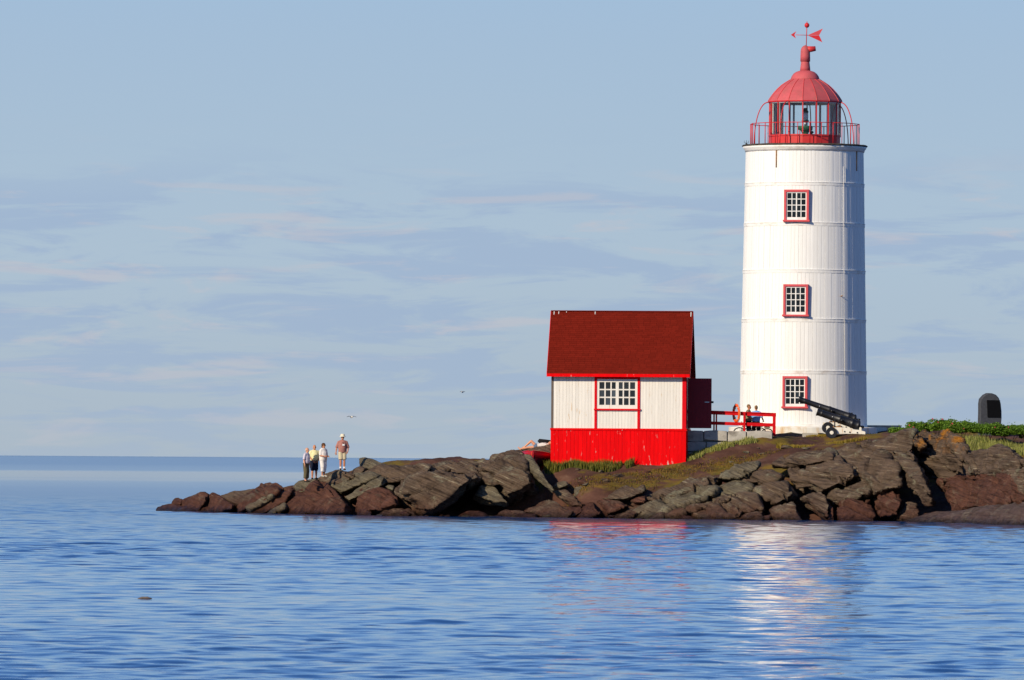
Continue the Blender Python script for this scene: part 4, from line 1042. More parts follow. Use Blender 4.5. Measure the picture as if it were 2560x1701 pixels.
def build_lifebuoy():
    c = S5(640, 243, 401.95)
    root = empty('lifebuoy', c, R(-68)); tag(root, 'orange lifebuoy ring hanging on the red fence by the lighthouse', 'lifebuoy')
    n = 36; RR, rr = .365, .075
    ringp = [Vector((RR * math.cos(2 * math.pi * i / n), 0, RR * 1.08 * math.sin(2 * math.pi * i / n))) for i in range(n)]
    mb = MB(); sg = 12
    for i in range(n):
        a = 2 * math.pi * i / n; e = Vector((math.cos(a), 0, math.sin(a)))
        for k in range(sg):
            b = 2 * math.pi * k / sg; mb.v.append(ringp[i] + e * (rr * math.cos(b)) + Vector((0, rr * .8 * math.sin(b), 0)))
    for i in range(n):
        for k in range(sg): mb.f.append((i * sg + k, ((i + 1) % n) * sg + k, ((i + 1) % n) * sg + (k + 1) % sg, i * sg + (k + 1) % sg))
    mb.build('ring', M['buoy'], root, True)
    for q in range(4):
        a = math.pi / 4 + q * math.pi / 2; e = Vector((math.cos(a), 0, math.sin(a)))
        pts = [e * RR + e * ((rr + .006) * math.cos(b)) + Vector((0, (rr * .8 + .006) * math.sin(b), 0)) for b in [2 * math.pi * j / 10 for j in range(11)]]
        MB().tube(pts, .018, 5).build('strap', M['rope'], root, True)
    pts = []
    for i in range(49):
        a = 2 * math.pi * i / 48; s = abs(math.sin(2 * (a - math.pi / 4 + math.pi / 2)))
        pts.append(Vector((math.cos(a), 0, math.sin(a))) * (RR + rr + .01 + .05 * abs(math.cos(2 * a))))
    MB().tube(pts, .010, 5).build('grab_line', M['rope'], root, True)
build_lifebuoy()

# ------------------------------------------------------------------ cannons
def build_cannon(P, rz, label, length, rb, elev, seat_z, carriage=True, cascabel=True):
    root = empty('cannon', P, rz); tag(root, label, 'cannon', 'old cannons beside the lighthouse')
    # barrel points to -x
    e = R(elev)
    mrot = Matrix.Rotation(-(math.pi / 2 - e), 3, 'Y')
    r = rb
    prof = [(0.02, -.34), (.05, -.33), (.075, -.28), (.06, -.22), (.035, -.17), (.05, -.13), (r * .8, -.10), (r * 1.12, -.06), (r * 1.14, 0.0), (r * 1.05, .03), (r * 1.03, .25), (r * 1.10, .27), (r * 1.10, .33), (r * .99, .36),
            (r * .93, length * .42), (r * 1.0, length * .43), (r * 1.0, length * .455), (r * .88, length * .47), (r * .74, length * .86), (r * .80, length * .875), (r * .80, length * .89), (r * .73, length * .90), (r * .78, length * .96), (r * .90, length * .985), (r * .86, length), (r * .45, length), (r * .42, length - .3)]
    MB().lathe(prof, 28, m=mrot, c=(.55, 0, seat_z)).build('barrel', M['iron'], root, True)
    ax = mrot @ Vector((0, 0, 1))
    tp = Vector((.55, 0, seat_z)) + ax * (length * .40)
    MB().tube([tp + Vector((0, -r - .14, -.03)), tp + Vector((0, r + .14, -.03))], .065, 12).build('trunnion', M['iron'], root, True)
    for f_, up_ in ((.2, 0.02), (.36, .03), (.62, .0)):
        p = Vector((.55, 0, seat_z)) + ax * (length * f_)
        MB().ell(p + Vector((0, -r * .93, up_)), (.035, .03, .035), 8, 6).build('stud', M['silver'] if f_ > .5 else M['iron'], root, True)
    MB().box(Vector((.55, 0, seat_z)) + ax * .12 + Vector((0, 0, r * 1.12)), (.10, .05, .08)).build('vent_lug', M['iron'], root)
    for s in (-1, 1):
        c = (s * .23)
        ck = MB().prism([(-1.02, .17), (-.52, .17), (-.50, .22), (.58, .22), (.60, -.02), (.92, -.02), (.92, .33), (.60, .42), (.42, .43), (-.10, .54), (-1.02, .54)], c - .05, c + .05)
        ck.build('cheek', M['carriage'], root)
        for bx_, bz_ in ((-.88, .40), (-.12, .33), (.14, .30), (.52, .28)):
            MB().tube([(bx_, c + s * .03, bz_), (bx_, c + s * .075, bz_)], .038, 8).build('bolt', M['iron'], root, True)
        wh = empty('wheel', (-.78, s * .36, .27)); wh.parent = root
        mw = Matrix.Rotation(math.pi / 2, 3, 'X')
        MB().lathe([(.10, -.045), (.275, -.05), (.285, 0), (.275, .05), (.10, .045)], 28, m=mw).build('disc', M['iron'], wh)
        MB().lathe([(.0, -.085), (.095, -.08), (.10, 0), (.095, .08), (.0, .085)], 18, m=mw, cap=False).build('hub', M['carriage'], wh)
    MB().tube([(-.78, -.40, .27), (-.78, .40, .27)], .05, 10).build('axle', M['iron'], root, True)
    MB().bx(-.70, -.30, -.18, .18, .40, .60).bx(.2, .6, -.18, .18, .3, .40).build('bed', M['rust_pipe'], root)
    MB().bx(.30, .62, -.18, .18, .42, .5).build('quoin', M['iron'], root)
    MB().box((-.62, -.2, .72), (.06, .05, .42)).build('stay_bar', M['iron'], root)
    return root
c1 = W(2079, 1095.5, 403.6)
build_cannon(Vector((c1.x + .78, 403.6 + .36, c1.z + .0)), 0, 'black cannon on a rust-stained white carriage, nearest of the two', 2.17, .225, 18.0, .65)
c2 = W(2075, 1083, 405.6)
build_cannon(Vector((c2.x + .66, 405.6, c2.z)), 0, 'longer black cannon barrel raised higher, behind the white-carriage cannon', 2.98, .18, 18.8, .76)

def build_small_blocks():
    a = W(2007, 1095.5, 405.6); b = W(2045, 1083, 405.6)
    o = MB().bx(0, b.x - a.x, 0, .9, -.5, b.z - a.z).build('concrete_block', M['stone_light'], None, loc=a)
    tag(o, 'pale concrete block set in the grass left of the cannon wheel', 'block')
    a = W(2168, 1086, 418.2); b = W(2252, 1064, 418.2)
    root = empty('low_wall', (a.x, 418.2, a.z - .4)); tag(root, 'low wall in the shade to the right of the lighthouse foot', 'wall')
    MB().bx(-1.0, b.x - a.x, 0, .5, 0, b.z - a.z + .34).build('wall_face', M['plinth'], root)
    MB().bx(-1.0, b.x - a.x + .05, -.06, .56, b.z - a.z + .34, b.z - a.z + .4).build('coping', M['stone_light'], root)
build_small_blocks()

def build_monument():
    Y = 402.0
    def Z(x, y): return W(2160 + x / 4.2375, 960 + y / 4.2375, Y)
    b = Z(1332, 470)
    root = empty('memorial_stone', b + Vector((0, 0, -.5)), R(12)); tag(root, 'dark upright memorial stone with a black plaque standing above the rose bushes', 'memorial stone')
    out = [(1210, 600), (1212, 420), (1216, 300), (1216, 210), (1224, 160), (1262, 118), (1300, 98), (1345, 100), (1388, 116), (1420, 150), (1440, 205), (1449, 290), (1450, 360), (1444, 430), (1446, 600)]
    pl = [((Z(x, y) - b).x * 1.02, (Z(x, y) - b).z + .5) for x, y in out]
    mb = MB(); n = len(pl); cx = sum(p[0] for p in pl) / n; cz = sum(p[1] for p in pl) / n
    for s, y in ((.93, -.24), (1.0, -.17), (1.0, .17), (.93, .24)):
        for x, z in pl: mb.v.append(Vector((cx + (x - cx) * s, y, cz + (z - cz) * s)))
    for i in range(3):
        for k in range(n): mb.f.append((i * n + k, (i + 1) * n + k, (i + 1) * n + (k + 1) % n, i * n + (k + 1) % n))
    mb.f.append(tuple(range(n))); mb.f.append(tuple(3 * n + k for k in reversed(range(n))))
    mb.build('stone', M['granite'], root)
    q = [Z(1286, 172) - b, Z(1430, 175) - b, Z(1436, 357) - b, Z(1294, 356) - b]
    mb = MB().prism([(p.x, p.z + .5) for p in q], -.275, -.235)
    mb.build('plaque', M['plaque'], root)
build_monument()

# ------------------------------------------------------------------ boat behind the rocks
def build_boat():
    c = W(1327, 1169, 398.9)
    root = empty('rowing_boat', c + Vector((0, 0, -.05)), R(-5)); tag(root, 'red rowing boat, bow towards us, drawn up between the rocks and the shed', 'boat')
    Ls = []
    n = 13
    for i in range(n):
        t = i / (n - 1); y = 3.9 * t
        w = .10 + .56 * math.sin(min(1, t * 1.5) * math.pi / 2) ** .7 if t > 0 else .05
        if t == 0: w = .10
        zt = .86 - .20 * t + .05 * t * t; zb = .14 - .12 * min(1, t * 3)
        Ls.append((y, w, zt, zb))
    def hull(sc_, dz):
        mb = MB(); prof = [(-1, 1), (-.90, .62), (-.62, .28), (-.22, .05), (0, 0), (.22, .05), (.62, .28), (.90, .62), (1, 1)]
        for y, w, zt, zb in Ls:
            for u, v in prof: mb.v.append(Vector((u * w * sc_, y, zb + dz + (zt - zb - dz) * v - (dz if v == 1 else 0))))
        m_ = len(prof)
        for i in range(n - 1):
            for k in range(m_ - 1): mb.f.append((i * m_ + k, i * m_ + k + 1, (i + 1) * m_ + k + 1, (i + 1) * m_ + k))
        mb.f.append(tuple(k for k in range(m_))[::-1]); mb.f.append(tuple((n - 1) * m_ + k for k in range(m_)))
        return mb
    hull(1, 0).build('hull', M['boat_dark'], root, True)
    # red upper strake
    for s in (-1, 1):
        mb = MB()
        for y, w, zt, zb in Ls:
            h = zt - zb
            mb.v += [Vector((s * w * 1.012, y - .012, zt)), Vector((s * w * (.905), y - .012, zb + h * .60)), Vector((s * (w * 1.012 + .02), y - .012, zt)), Vector((s * (w * .905 + .02), y - .012, zb + h * .60))]
        for i in range(n - 1):
            for a, b_ in ((0, 1), (1, 3), (3, 2), (2, 0)): mb.f.append((i * 4 + a, i * 4 + b_, (i + 1) * 4 + b_, (i + 1) * 4 + a))
        mb.build('strake', M['boat_red'], root, True)
        MB().tube([Vector((s * w * 1.02, y, zt + .01)) for y, w, zt, zb in Ls], .032, 6).build('gunwale', M['boat_red'], root, True)
    MB().bx(-.13, .13, -.07, .0, .36, .88).build('stem', M['boat_red'], root)
    MB().bx(-.55, .55, 1.4, 1.65, .58, .62).build('thwart', M['grey_wood'], root)
    MB().tube([(.05, -.08, .82), (.03, -.14, .5), (-.06, -.16, .1)], .014, 5).build('mooring_line', M['buoy'], root, True)
build_boat()

# ------------------------------------------------------------------ people
def cloth(name, col, var=.08, **kw): return paint(name, col, .85, var, 9.0, bmp=.25, spec=.1, **kw)
M['olive'] = cloth('olive_trousers', (0.115, 0.095, 0.050)); M['lilac'] = cloth('pale_lilac_shirt', (0.55, 0.50, 0.56))
M['yellow'] = cloth('pale_yellow_shirt', (0.74, 0.68, 0.36)); M['navy'] = cloth('navy_shorts', (0.010, 0.014, 0.030))
M['cream'] = cloth('cream_cotton', (0.72, 0.67, 0.62)); M['khaki'] = cloth('khaki_cotton', (0.52, 0.44, 0.29))
M['rose'] = cloth('dusty_pink_shirt', (0.36, 0.16, 0.13), .15, dirt=(.55, .35, .30), dirt_amt=.6, dirt_stretch=(22, 22, .3)); M['hat'] = cloth('cream_hat', (0.66, 0.60, 0.45))
M['blue'] = cloth('light_blue_shirt', (0.17, 0.36, 0.68)); M['moss'] = cloth('khaki_green_shirt', (0.24, 0.20, 0.12)); M['blackc'] = cloth('black_cloth', (0.012, 0.012, 0.014))
M['denim'] = cloth('blue_denim', (0.10, 0.14, 0.21)); M['shoe'] = cloth('dark_shoe', (0.03, 0.025, 0.02)); M['sole'] = cloth('pale_shoe', (0.42, 0.40, 0.34))
M['hair_brown'] = cloth('brown_hair', (0.085, 0.038, 0.014), .3); M['hair_grey'] = cloth('grey_hair', (0.55, 0.52, 0.46), .15); M['hair_fair'] = cloth('fair_brown_hair', (0.20, 0.12, 0.055), .25)
M['badge'] = cloth('white_badge', (0.80, 0.80, 0.78), .02); M['eye'] = paint('dark_eye', (.01, .008, .006), .3, .05); M['grey_top'] = cloth('grey_white_vest', (0.55, 0.53, 0.50))

def person(label, origin, rz, J, parts, hairmat=None, hair='short', hat=None, skin='skin', girth=1.0, group='people on the island', glasses=False, badge=False, head_rot=0.0, bare=False):
    """J: joints in the person's own frame (x right, y forward, z up); one skin for the body, clothes as children"""
    root = empty('person', origin, rz); tag(root, label, 'person', group)
    g = girth; V = {k: Vector(v) for k, v in J.items() if k != 'headm'}
    body = MB()
    T = [V['pelvis'], V['waist'], V['chest'], V['shoulder']]
    side = V.get('side', Vector((1, 0, 0)))
    def limb(m, a, b, ra, rb, mid=None, seg=12):
        A, B = V[a], V[b]; c = A.lerp(B, .35)
        m.tube([A, c, B], [ra, mid or (ra * .98 + rb * .02), rb], seg); m.ell(A, (ra,) * 3, 10, 7); m.ell(B, (rb,) * 3, 10, 7)
    def torso(m, e, top=True, lo=0.0):
        m.tube([T[0].lerp(T[1], -.25 + lo), T[0], T[1], T[2], T[3]], [(.155 * g + e, .105 * g + e), (.165 * g + e, .12 * g + e), (.155 * g * g + e, .125 * g * g + e), (.178 * g + e, .130 * g + e), (.165 + e, .085 + e)], 18, up=side)
        if top: m.ell(T[3], (.19 + e, .085 + e, .07 + e), 16, 8, Matrix.Rotation(0, 3, 'Z'))
    torso(body, 0)
    body.tube([V['shoulder'], V['neck'], V['head']], [.062, .055, .05], 12)
    hd = V['head']; up = (V['head'] - V['neck']).normalized()
    H = Matrix.Rotation(head_rot, 3, 'Z')
    if 'headm' in J: H = J['headm']
    def hp(x, y, z): return hd + H @ Vector((x, y, z))
    body.ell(hp(0, -.01, .03), (.077, .098, .105), 18, 14, H); body.ell(hp(0, .025, -.045), (.058, .068, .072), 14, 10, H)
    body.ell(hp(0, .100, -.005), (.014, .022, .026), 8, 6, H); body.ell(hp(0, .088, -.055), (.026, .012, .010), 8, 6, H)
    for s in (-1, 1): body.ell(hp(s * .080, -.005, 0), (.013, .022, .034), 8, 6, H)
    fing = MB()
    for s in 'LR':
        limb(body, 'sh' + s, 'el' + s, .052 * g, .040); limb(body, 'el' + s, 'wr' + s, .042, .029, .043)
        limb(body, 'hip' + s, 'kn' + s, .086 * g, .056); limb(body, 'kn' + s, 'an' + s, .056, .038, .060)
        body.tube([V['an' + s], V['to' + s].lerp(V['an' + s], .45) + Vector((0, 0, -.01)), V['to' + s]], [.042, .042, .028], 10); body.ell(V['an' + s] + Vector((0, -.03, -.03)), (.036, .045, .035), 8, 6)
        w, ha = V['wr' + s], V['ha' + s]; d = (ha - w).normalized(); sd = d.cross(Vector((0, 1, 0.2))).normalized(); nn = d.cross(sd)
        body.tube([w, w.lerp(ha, .5), ha], [(.028, .024), (.040, .018), (.038, .015)], 10, up=sd)
        for k, ln in enumerate((.066, .076, .072, .056)):
            b0 = ha + sd * (.029 - .0193 * k) - d * .008; b1 = b0 + d * ln * .5 + nn * .006; b2 = b0 + d * ln * .85 + nn * .026
            fing.tube([b0, b1, b2], [.0095, .009, .0075], 6)
        t0 = w.lerp(ha, .3) + sd * .03; t1 = t0 + sd * .024 + d * .032; t2 = t1 + d * .034 + sd * .004
        fing.tube([t0, t1, t2], [.011, .010, .008], 6)
    co, nr, fs = remeshed(body.v, body.f, .019, 2)
    b0 = len(co); vs_ = [Vector(c) for c in co] + fing.v; fs = fs + [tuple(b0 + i for i in f) for f in fing.f]
    add_obj('body', vs_, fs, M[skin], root, True)
    def wear(name, m, build, vox=.021):
        mb = MB(); build(mb); c, n_, f = remeshed(mb.v, mb.f, vox, 3)
        w = fbm(c[:, 0] * 9, c[:, 1] * 9, c[:, 2] * 5, 3)
        add_obj(name, c + n_ * (.007 * w)[:, None], f, M[m], root, True)
    def shirt(sl, hem=0.0, e=.022):
        def f(m):
            torso(m, e, True, hem)
            for s in 'LR':
                A, B = V['sh' + s], V['el' + s]; m.ell(A, (.068 * g,) * 3, 10, 7); m.tube([A, A.lerp(B, min(sl, 1))], [.070 * g, .068 * g], 12)
                if sl > 1: C_ = V['wr' + s]; m.tube([B, B.lerp(C_, sl - 1)], [.062, .052], 12)
        return f
    def legs(ln, flare=1.0, e=.022):
        def f(m):
            m.tube([V['pelvis'].lerp(V['waist'], -.35), V['pelvis'], V['pelvis'].lerp(V['waist'], .62)], [(.165 * g + e, .12 * g + e), (.168 * g + e, .125 * g + e), (.156 * g + e, .118 * g + e)], 18, up=side)
            for s in 'LR':
                A, B, C_ = V['hip' + s], V['kn' + s], V['an' + s]
                m.ell(A, (.10 * g,) * 3, 10, 7); m.tube([A, A.lerp(B, min(1, ln))], [.108 * g, (.095 - .012 * min(1, ln)) * flare * g], 14)
                if ln > 1: m.ell(B, (.084 * flare,) * 3, 10, 7); m.tube([B, B.lerp(C_, ln - 1)], [.084 * flare, .080 * flare], 14)
        return f
    for p in parts:
        if p[0] == 'shirt': wear('shirt', p[1], shirt(*p[2:]))
        elif p[0] in ('trousers', 'shorts', 'skirt'): wear(p[0], p[1], legs(*p[2:]))
        elif p[0] == 'shoes':
            for s in 'LR':
                A, B = V['an' + s], V['to' + s]; d = (B - A); mb = MB()
                mb.tube([A + Vector((0, -.05, -.03)), A + Vector((0, 0, -.035)), A.lerp(B, .6) + Vector((0, 0, -.012)), B + d.normalized() * .03], [.040, .050, .046, .030], 10)
                mb.ell(A + Vector((0, -.02, -.02)), (.048, .06, .045), 10, 7)
                c, n_, f = remeshed(mb.v, mb.f, .014, 2); add_obj('shoe', c, f, M[p[1]], root, True)
                if len(p) > 2: MB().tube([A + Vector((0, 0, -.01)), A.lerp(V['kn' + s], .22)], [.046, .047], 10).build('sock', M[p[2]], root, True)
    if hairmat:
        mb = MB()
        if hair == 'short': mb.ell(hp(0, -.028, .052), (.083, .096, .100), 18, 12, H)
        elif hair == 'bald':
            mb.tube([hp(-.082, .0, .01), hp(-.06, -.07, .0), hp(0, -.104, -.005), hp(.06, -.07, .0), hp(.082, .0, .01)], [.022, .032, .034, .032, .022], 8)
        else:
            mb.ell(hp(0, -.03, .055), (.105, .115, .108), 18, 12, H); mb.ell(hp(0, -.06, -.02), (.095, .085, .10), 16, 10, H)
        c, n_, f = remeshed(mb.v, mb.f, .012, 1)
        if hair != 'bald':
            keep = []
            Hi = H.inverted()
            loc = [Hi @ (Vector(q) - hd) for q in c]
            for q in f:
                m_ = sum((loc[i] for i in q), Vector()) / len(q)
                if not (m_.y > .035 and m_.z < .062): keep.append(q)
            f = keep
        add_obj('hair', c + n_ * (.006 * fbm(c[:, 0] * 40, c[:, 1] * 40, c[:, 2] * 40, 2))[:, None], f, M[hairmat], root, True)
    for s in (-1, 1): MB().ell(hp(s * .032, .083, .018), (.011, .008, .008), 8, 6, H).build('eye', M['eye'], root, True)
    if glasses:
        MB().box(hp(0, .094, .018), (.13, .012, .034), H).box(hp(.072, .03, .022), (.006, .12, .012), H).box(hp(-.072, .03, .022), (.006, .12, .012), H).build('sunglasses', M['black'], root)
    if hat:
        mb = MB(); mh = H
        mb.lathe([(.165, .045), (.168, .052), (.115, .085), (.108, .13), (.098, .175), (.075, .19), (.0, .192)], 22, m=mh, c=hd, cap=False)
        mb.lathe([(.0, .060), (.10, .060), (.165, .045)], 22, m=mh, c=hd, cap=False)
        mb.build('hat', M[hat], root, True)
    if badge:
        p = V['chest'].lerp(V['shoulder'], -.25) + Vector((-.02, .175 * g, .02))
        MB().box(p, (.115, .008, .085)).build('badge', M['badge'], root)
        for s in (-1, 1): MB().tube([p + Vector((0, 0, .04)), V['shoulder'] + Vector((s * .07, .06, .06))], .006, 5).build('lanyard', M['blackc'], root, True)
    return root

def stand(h=1.75, sp=.10, armL=None, armR=None, lean=0.0, kneeL=(0, .02), kneeR=(0, .02), stepL=0, stepR=0):
    k = h / 1.75
    J = dict(pelvis=(0, 0, .96), waist=(0, .01 + lean * .4, 1.10), chest=(0, .01 + lean * .8, 1.29), shoulder=(0, lean, 1.43), neck=(0, .01 + lean, 1.51), head=(0, .03 + lean, 1.635))
    for s, sg in (('L', -1), ('R', 1)):
        st = stepL if s == 'L' else stepR
        J['hip' + s] = (sg * .09, 0, .90); J['kn' + s] = (sg * sp, .03 + st * .5, .50); J['an' + s] = (sg * sp * 1.05, st, .085); J['to' + s] = (sg * (sp * 1.05 + .03), st + .16, .035)
        J['sh' + s] = (sg * .195, lean, 1.41)
        arm = armL if s == 'L' else armR
        arm = arm or ((.25, -.01, 1.13), (.26, .06, .88), (.255, .09, .80))
        for nm, q in zip(('el', 'wr', 'ha'), arm): J[nm + s] = (sg * q[0], q[1] + lean * (.8 if nm == 'el' else .5), q[2])
    return {a: (tuple(c * k for c in b)) for a, b in J.items()}
def S6(zx, zy, Y): return W(720 + zx / 9.8, 1060 + zy / 9.8, Y)
FACE = math.pi        # faces the camera
def feet(zx, zy, Y, dx=0): p = S6(zx, zy, Y); return p
YP = 403.2
person('elderly white-haired person in lilac shirt and olive calf-length trousers, leftmost on the point', feet(440, 1430, YP), FACE + R(62),
       stand(1.72, .085, lean=.03), [('trousers', 'olive', 1.72, 1.25), ('shirt', 'lilac', .9, .1), ('shoes', 'shoe')], 'hair_grey', 'bald', girth=1.06, skin='skin')
person('man in pale yellow sweater and navy shorts beside the olive trousers', feet(640, 1360, YP + .7), FACE + R(18),
       stand(1.72, .10, armR=((.25, .06, 1.12), (.12, .22, .94), (.05, .26, .89)), armL=((.25, .04, 1.12), (.16, .20, .95), (.08, .25, .90))), [('shorts', 'navy', 1.12, 1.12), ('shirt', 'yellow', .98, .12), ('shoes', 'shoe')], 'hair_grey', 'bald', girth=1.18, skin='skin_tan')
person('woman with short brown hair, white blouse and white cropped trousers', feet(860, 1300, YP + .25), FACE + R(48),
       stand(1.66, .07, armR=((.24, .02, 1.12), (.20, .26, 1.10), (.16, .34, 1.10)), armL=((.24, .02, 1.12), (.14, .28, 1.08), (.08, .35, 1.08))), [('trousers', 'cream', 1.55, 1.22), ('shirt', 'cream', .95, -.55, .04), ('shoes', 'sole')], 'hair_brown', 'full', girth=1.12, skin='skin_tan', glasses=True, head_rot=R(-18))
person('man in cream sun hat, pink striped shirt and khaki shorts with a white name badge', feet(1330, 1138, YP + .45), FACE + R(10),
       stand(1.76, .095, armR=((.29, -.02, 1.13), (.33, .03, .90), (.33, .07, .82)), armL=((.29, .0, 1.13), (.26, .10, .93), (.20, .16, .87)), stepR=.05), [('shorts', 'khaki', .92, 1.22), ('shirt', 'rose', 1.02, -.28, .03), ('shoes', 'shoe', 'badge')], 'hair_grey', 'short', hat='hat', girth=1.1, skin='skin_tan', glasses=True, badge=True)

# the two men behind the fence
pm = S5(775, 560, 402.5); person('short-haired man in a khaki green T-shirt looking left behind the red fence', pm, FACE + R(74),
       stand(1.83, .12, armR=((.24, .08, 1.14), (.16, .30, 1.08), (.12, .38, 1.07)), armL=((.24, .10, 1.14), (.14, .32, 1.08), (.10, .40, 1.07))), [('trousers', 'blackc', 1.0, 1.0), ('shirt', 'moss', .85, .2), ('shoes', 'shoe')], 'hair_fair', 'short', girth=1.08, skin='skin_tan', group='men with bicycles behind the fence')
pm2 = S5(862, 566, 402.3); person('man in a light blue T-shirt seen from behind at the red fence', pm2, FACE + R(172),
       stand(1.80, .14, armR=((.30, .06, 1.14), (.34, .22, 1.02), (.32, .31, 1.0)), armL=((.30, .08, 1.14), (.30, .28, 1.05), (.26, .36, 1.03))), [('shorts', 'blackc', 1.0, 1.1), ('shirt', 'blue', .80, .05), ('shoes', 'shoe')], 'hair_fair', 'short', girth=1.1, skin='skin_tan', group='men with bicycles behind the fence')

# sunbather on the rock left of the shed
def build_sunbather():
    def S8(zx, zy): return W(1260 + zx / 9.833, 1080 + zy / 9.833, 404.0)
    o = S8(700, 440)
    def j(zx, zy, dy=0.0): p = S8(zx, zy) - o; return (p.x, dy, p.z)
    J = dict(pelvis=j(800, 360), waist=j(870, 352), chest=j(960, 335), shoulder=j(1040, 318), neck=j(1085, 300), head=j(1145, 285), side=(0, 1, 0),
             hipL=j(785, 375, -.09), knL=j(600, 385, -.10), anL=j(400, 420, -.10), toL=j(340, 372, -.08),
             hipR=j(785, 352, .09), knR=j(672, 225, .08), anR=j(500, 375, .10), toR=j(440, 385, .10),
             shL=j(1035, 330, -.19), elL=j(1060, 350, -.30), wrL=j(1100, 310, -.22), haL=j(1120, 290, -.18),
             shR=j(1035, 310, .19), elR=j(1060, 330, .30), wrR=j(1100, 300, .22), haR=j(1120, 290, .18))
    J['headm'] = Matrix.Rotation(R(90), 3, 'Z') @ Matrix.Rotation(R(78), 3, 'X')
    person('sunbather lying on the rock with one knee raised, blue shorts and pale top', o, 0.0, J,
           [('shorts', 'denim', .34, 1.0), ('shirt', 'grey_top', .3, .1)], 'hair_brown', 'short', skin='skin')
    h = S8(1020, 245)
    b = empty('black_bag', h + Vector((0, -.02, -.10))); tag(b, 'small black bag lying on the rock beside the sunbather', 'bag')
    MB().tube([(-.36, .30, .08), (-.30, .30, .13), (0, .30, .11), (.30, .30, .09)], [.035, .055, .05, .04], 10, sx=2.2).build('body', M['blackc'], b, True)
    MB().tube([(-.2, .30, .12), (-.1, .30, .19), (.05, .30, .18), (.15, .30, .11)], .012, 6).build('strap', M['blackc'], b, True)
build_sunbather()

# ------------------------------------------------------------------ bicycles
def build_bicycle(P, rz, label, mfr):
    root = empty('bicycle', P, rz); tag(root, label, 'bicycle', 'bicycles behind the fence')
    for x in (-.52, .52):
        w = empty('wheel', (x, 0, .34)); w.parent = root
        MB().tube([(.325 * math.cos(a), 0, .325 * math.sin(a)) for a in [2 * math.pi * i / 32 for i in range(33)]], .021, 7, cap=False).build('tyre', M['black'], w, True)
        MB().tube([(.30 * math.cos(a), 0, .30 * math.sin(a)) for a in [2 * math.pi * i / 32 for i in range(33)]], .011, 5, cap=False).build('rim', M['silver'], w, True)
        sp = MB()
        for i in range(16):
            a = 2 * math.pi * i / 16; sp.tube([(.02 * math.cos(a), .03 * (-1) ** i, .02 * math.sin(a)), (.30 * math.cos(a), 0, .30 * math.sin(a))], .004, 4)
        sp.build('spokes', M['silver'], w)
    bb, hd, st, rr, ff = (.05, 0, .30), (-.36, 0, .74), (.16, 0, .78), (.52, 0, .34), (-.52, 0, .34)
    fr = MB()
    for a, b, r in ((bb, hd, .018), (bb, st, .016), (hd, (.14, 0, .70), .016), (bb, rr, .011), ((.14, 0, .70), rr, .010), (hd, ff, .014)): fr.tube([a, b], r, 7)
    fr.build('frame', M[mfr], root, True)
    MB().tube([(.16, 0, .78), (.18, 0, .90)], .014, 7).build('seat_post', M['silver'], root, True)
    MB().ell((.20, 0, .93), (.14, .065, .032), 12, 7).build('saddle', M['black'], root, True)
    MB().tube([(-.36, 0, .74), (-.38, 0, .92)], .015, 7).tube([(-.42, -.30, .96), (-.40, -.15, .95), (-.40, .15, .95), (-.42, .30, .96)], .014, 7).build('handlebar', M['black'], root, True)
    MB().bx(.36, .66, -.07, .07, .70, .74).build('rack', M['black'], root); MB().bx(.38, .64, -.10, .10, .745, .86).build('rack_bag', M['blackc'], root)
    mw = Matrix.Rotation(math.pi / 2, 3, 'X')
    MB().lathe([(.0, -.01), (.09, -.008), (.09, .008), (.0, .01)], 20, m=mw, c=(.05, -.05, .30), cap=False).tube([(.05, -.07, .30), (.10, -.07, .15)], .010, 5).build('crank', M['black'], root)
p = S5(872, 566, 402.05); build_bicycle(p, R(4), 'dark bicycle nearer the fence, below the man in light blue', 'black')
p = S5(790, 556, 402.9); build_bicycle(p, R(-8), 'bicycle further from the fence, beside the man in khaki green', 'silver')

# ------------------------------------------------------------------ gulls and drifting wood
def build_loose_stones():
    rs = random.Random(21)
    for i in range(46):
        px = rs.uniform(1390, 2180); Y = rs.uniform(393.5, 400.5) if px < 1750 else rs.uniform(396.5, 401.0)
        x = (px - 1280) / F * Y; z = gz(x, Y); r = rs.choice([.07, .09, .12, .16, .24]) * rs.uniform(.8, 1.3); bm = bmesh.new()
        for k in range(11): bm.verts.new(Vector((rs.gauss(0, 1), rs.gauss(0, 1), rs.gauss(0, 1))).normalized() * r * rs.uniform(.75, 1.1))
        for v in bm.verts: v.co.z *= .6; v.co.x *= 1.3
        bmesh.ops.convex_hull(bm, input=bm.verts)
        me = bpy.data.meshes.new('stone'); bm.to_mesh(me); bm.free(); me.materials.append(M[rs.choice(['rk_brown', 'rk_grey', 'rk_brown', 'rk_red'])])
        o = bpy.data.objects.new('stone', me); COL.objects.link(o); o.parent = ISLAND; o.location = (x, Y, z + r * .2)
build_loose_stones()
def build_gull(px, py, Y, span, rz, label):
    o = empty('gull', W(px, py, Y), rz); tag(o, label, 'bird', 'gulls flying low over the sea')
    MB().tube([(0, -.22, 0), (0, -.12, .01), (0, 0, .015), (0, .12, 0), (0, .22, -.01)], [.012, .045, .06, .045, .008], 8).build('body', M['hair_grey'], o, True)
    for s in (-1, 1):
        v = [Vector((0, .07, .02)), Vector((s * span * .25, .10, .07)), Vector((s * span * .5, .0, .02)), Vector((s * span * .25, -.06, .06)), Vector((0, -.06, .02))]
        v += [q - Vector((0, 0, .015)) for q in v]
        add_obj('wing', v, [(0, 1, 2, 3, 4), (9, 8, 7, 6, 5), (0, 5, 6, 1), (1, 6, 7, 2), (2, 7, 8, 3), (3, 8, 9, 4)], M['granite'], o)
build_gull(879, 1043.5, 430, .55, R(20), 'larger of two gulls gliding low, just above the man in the hat')
build_gull(1156, 981, 520, .36, R(-15), 'smaller gull gliding higher, left of the shed')
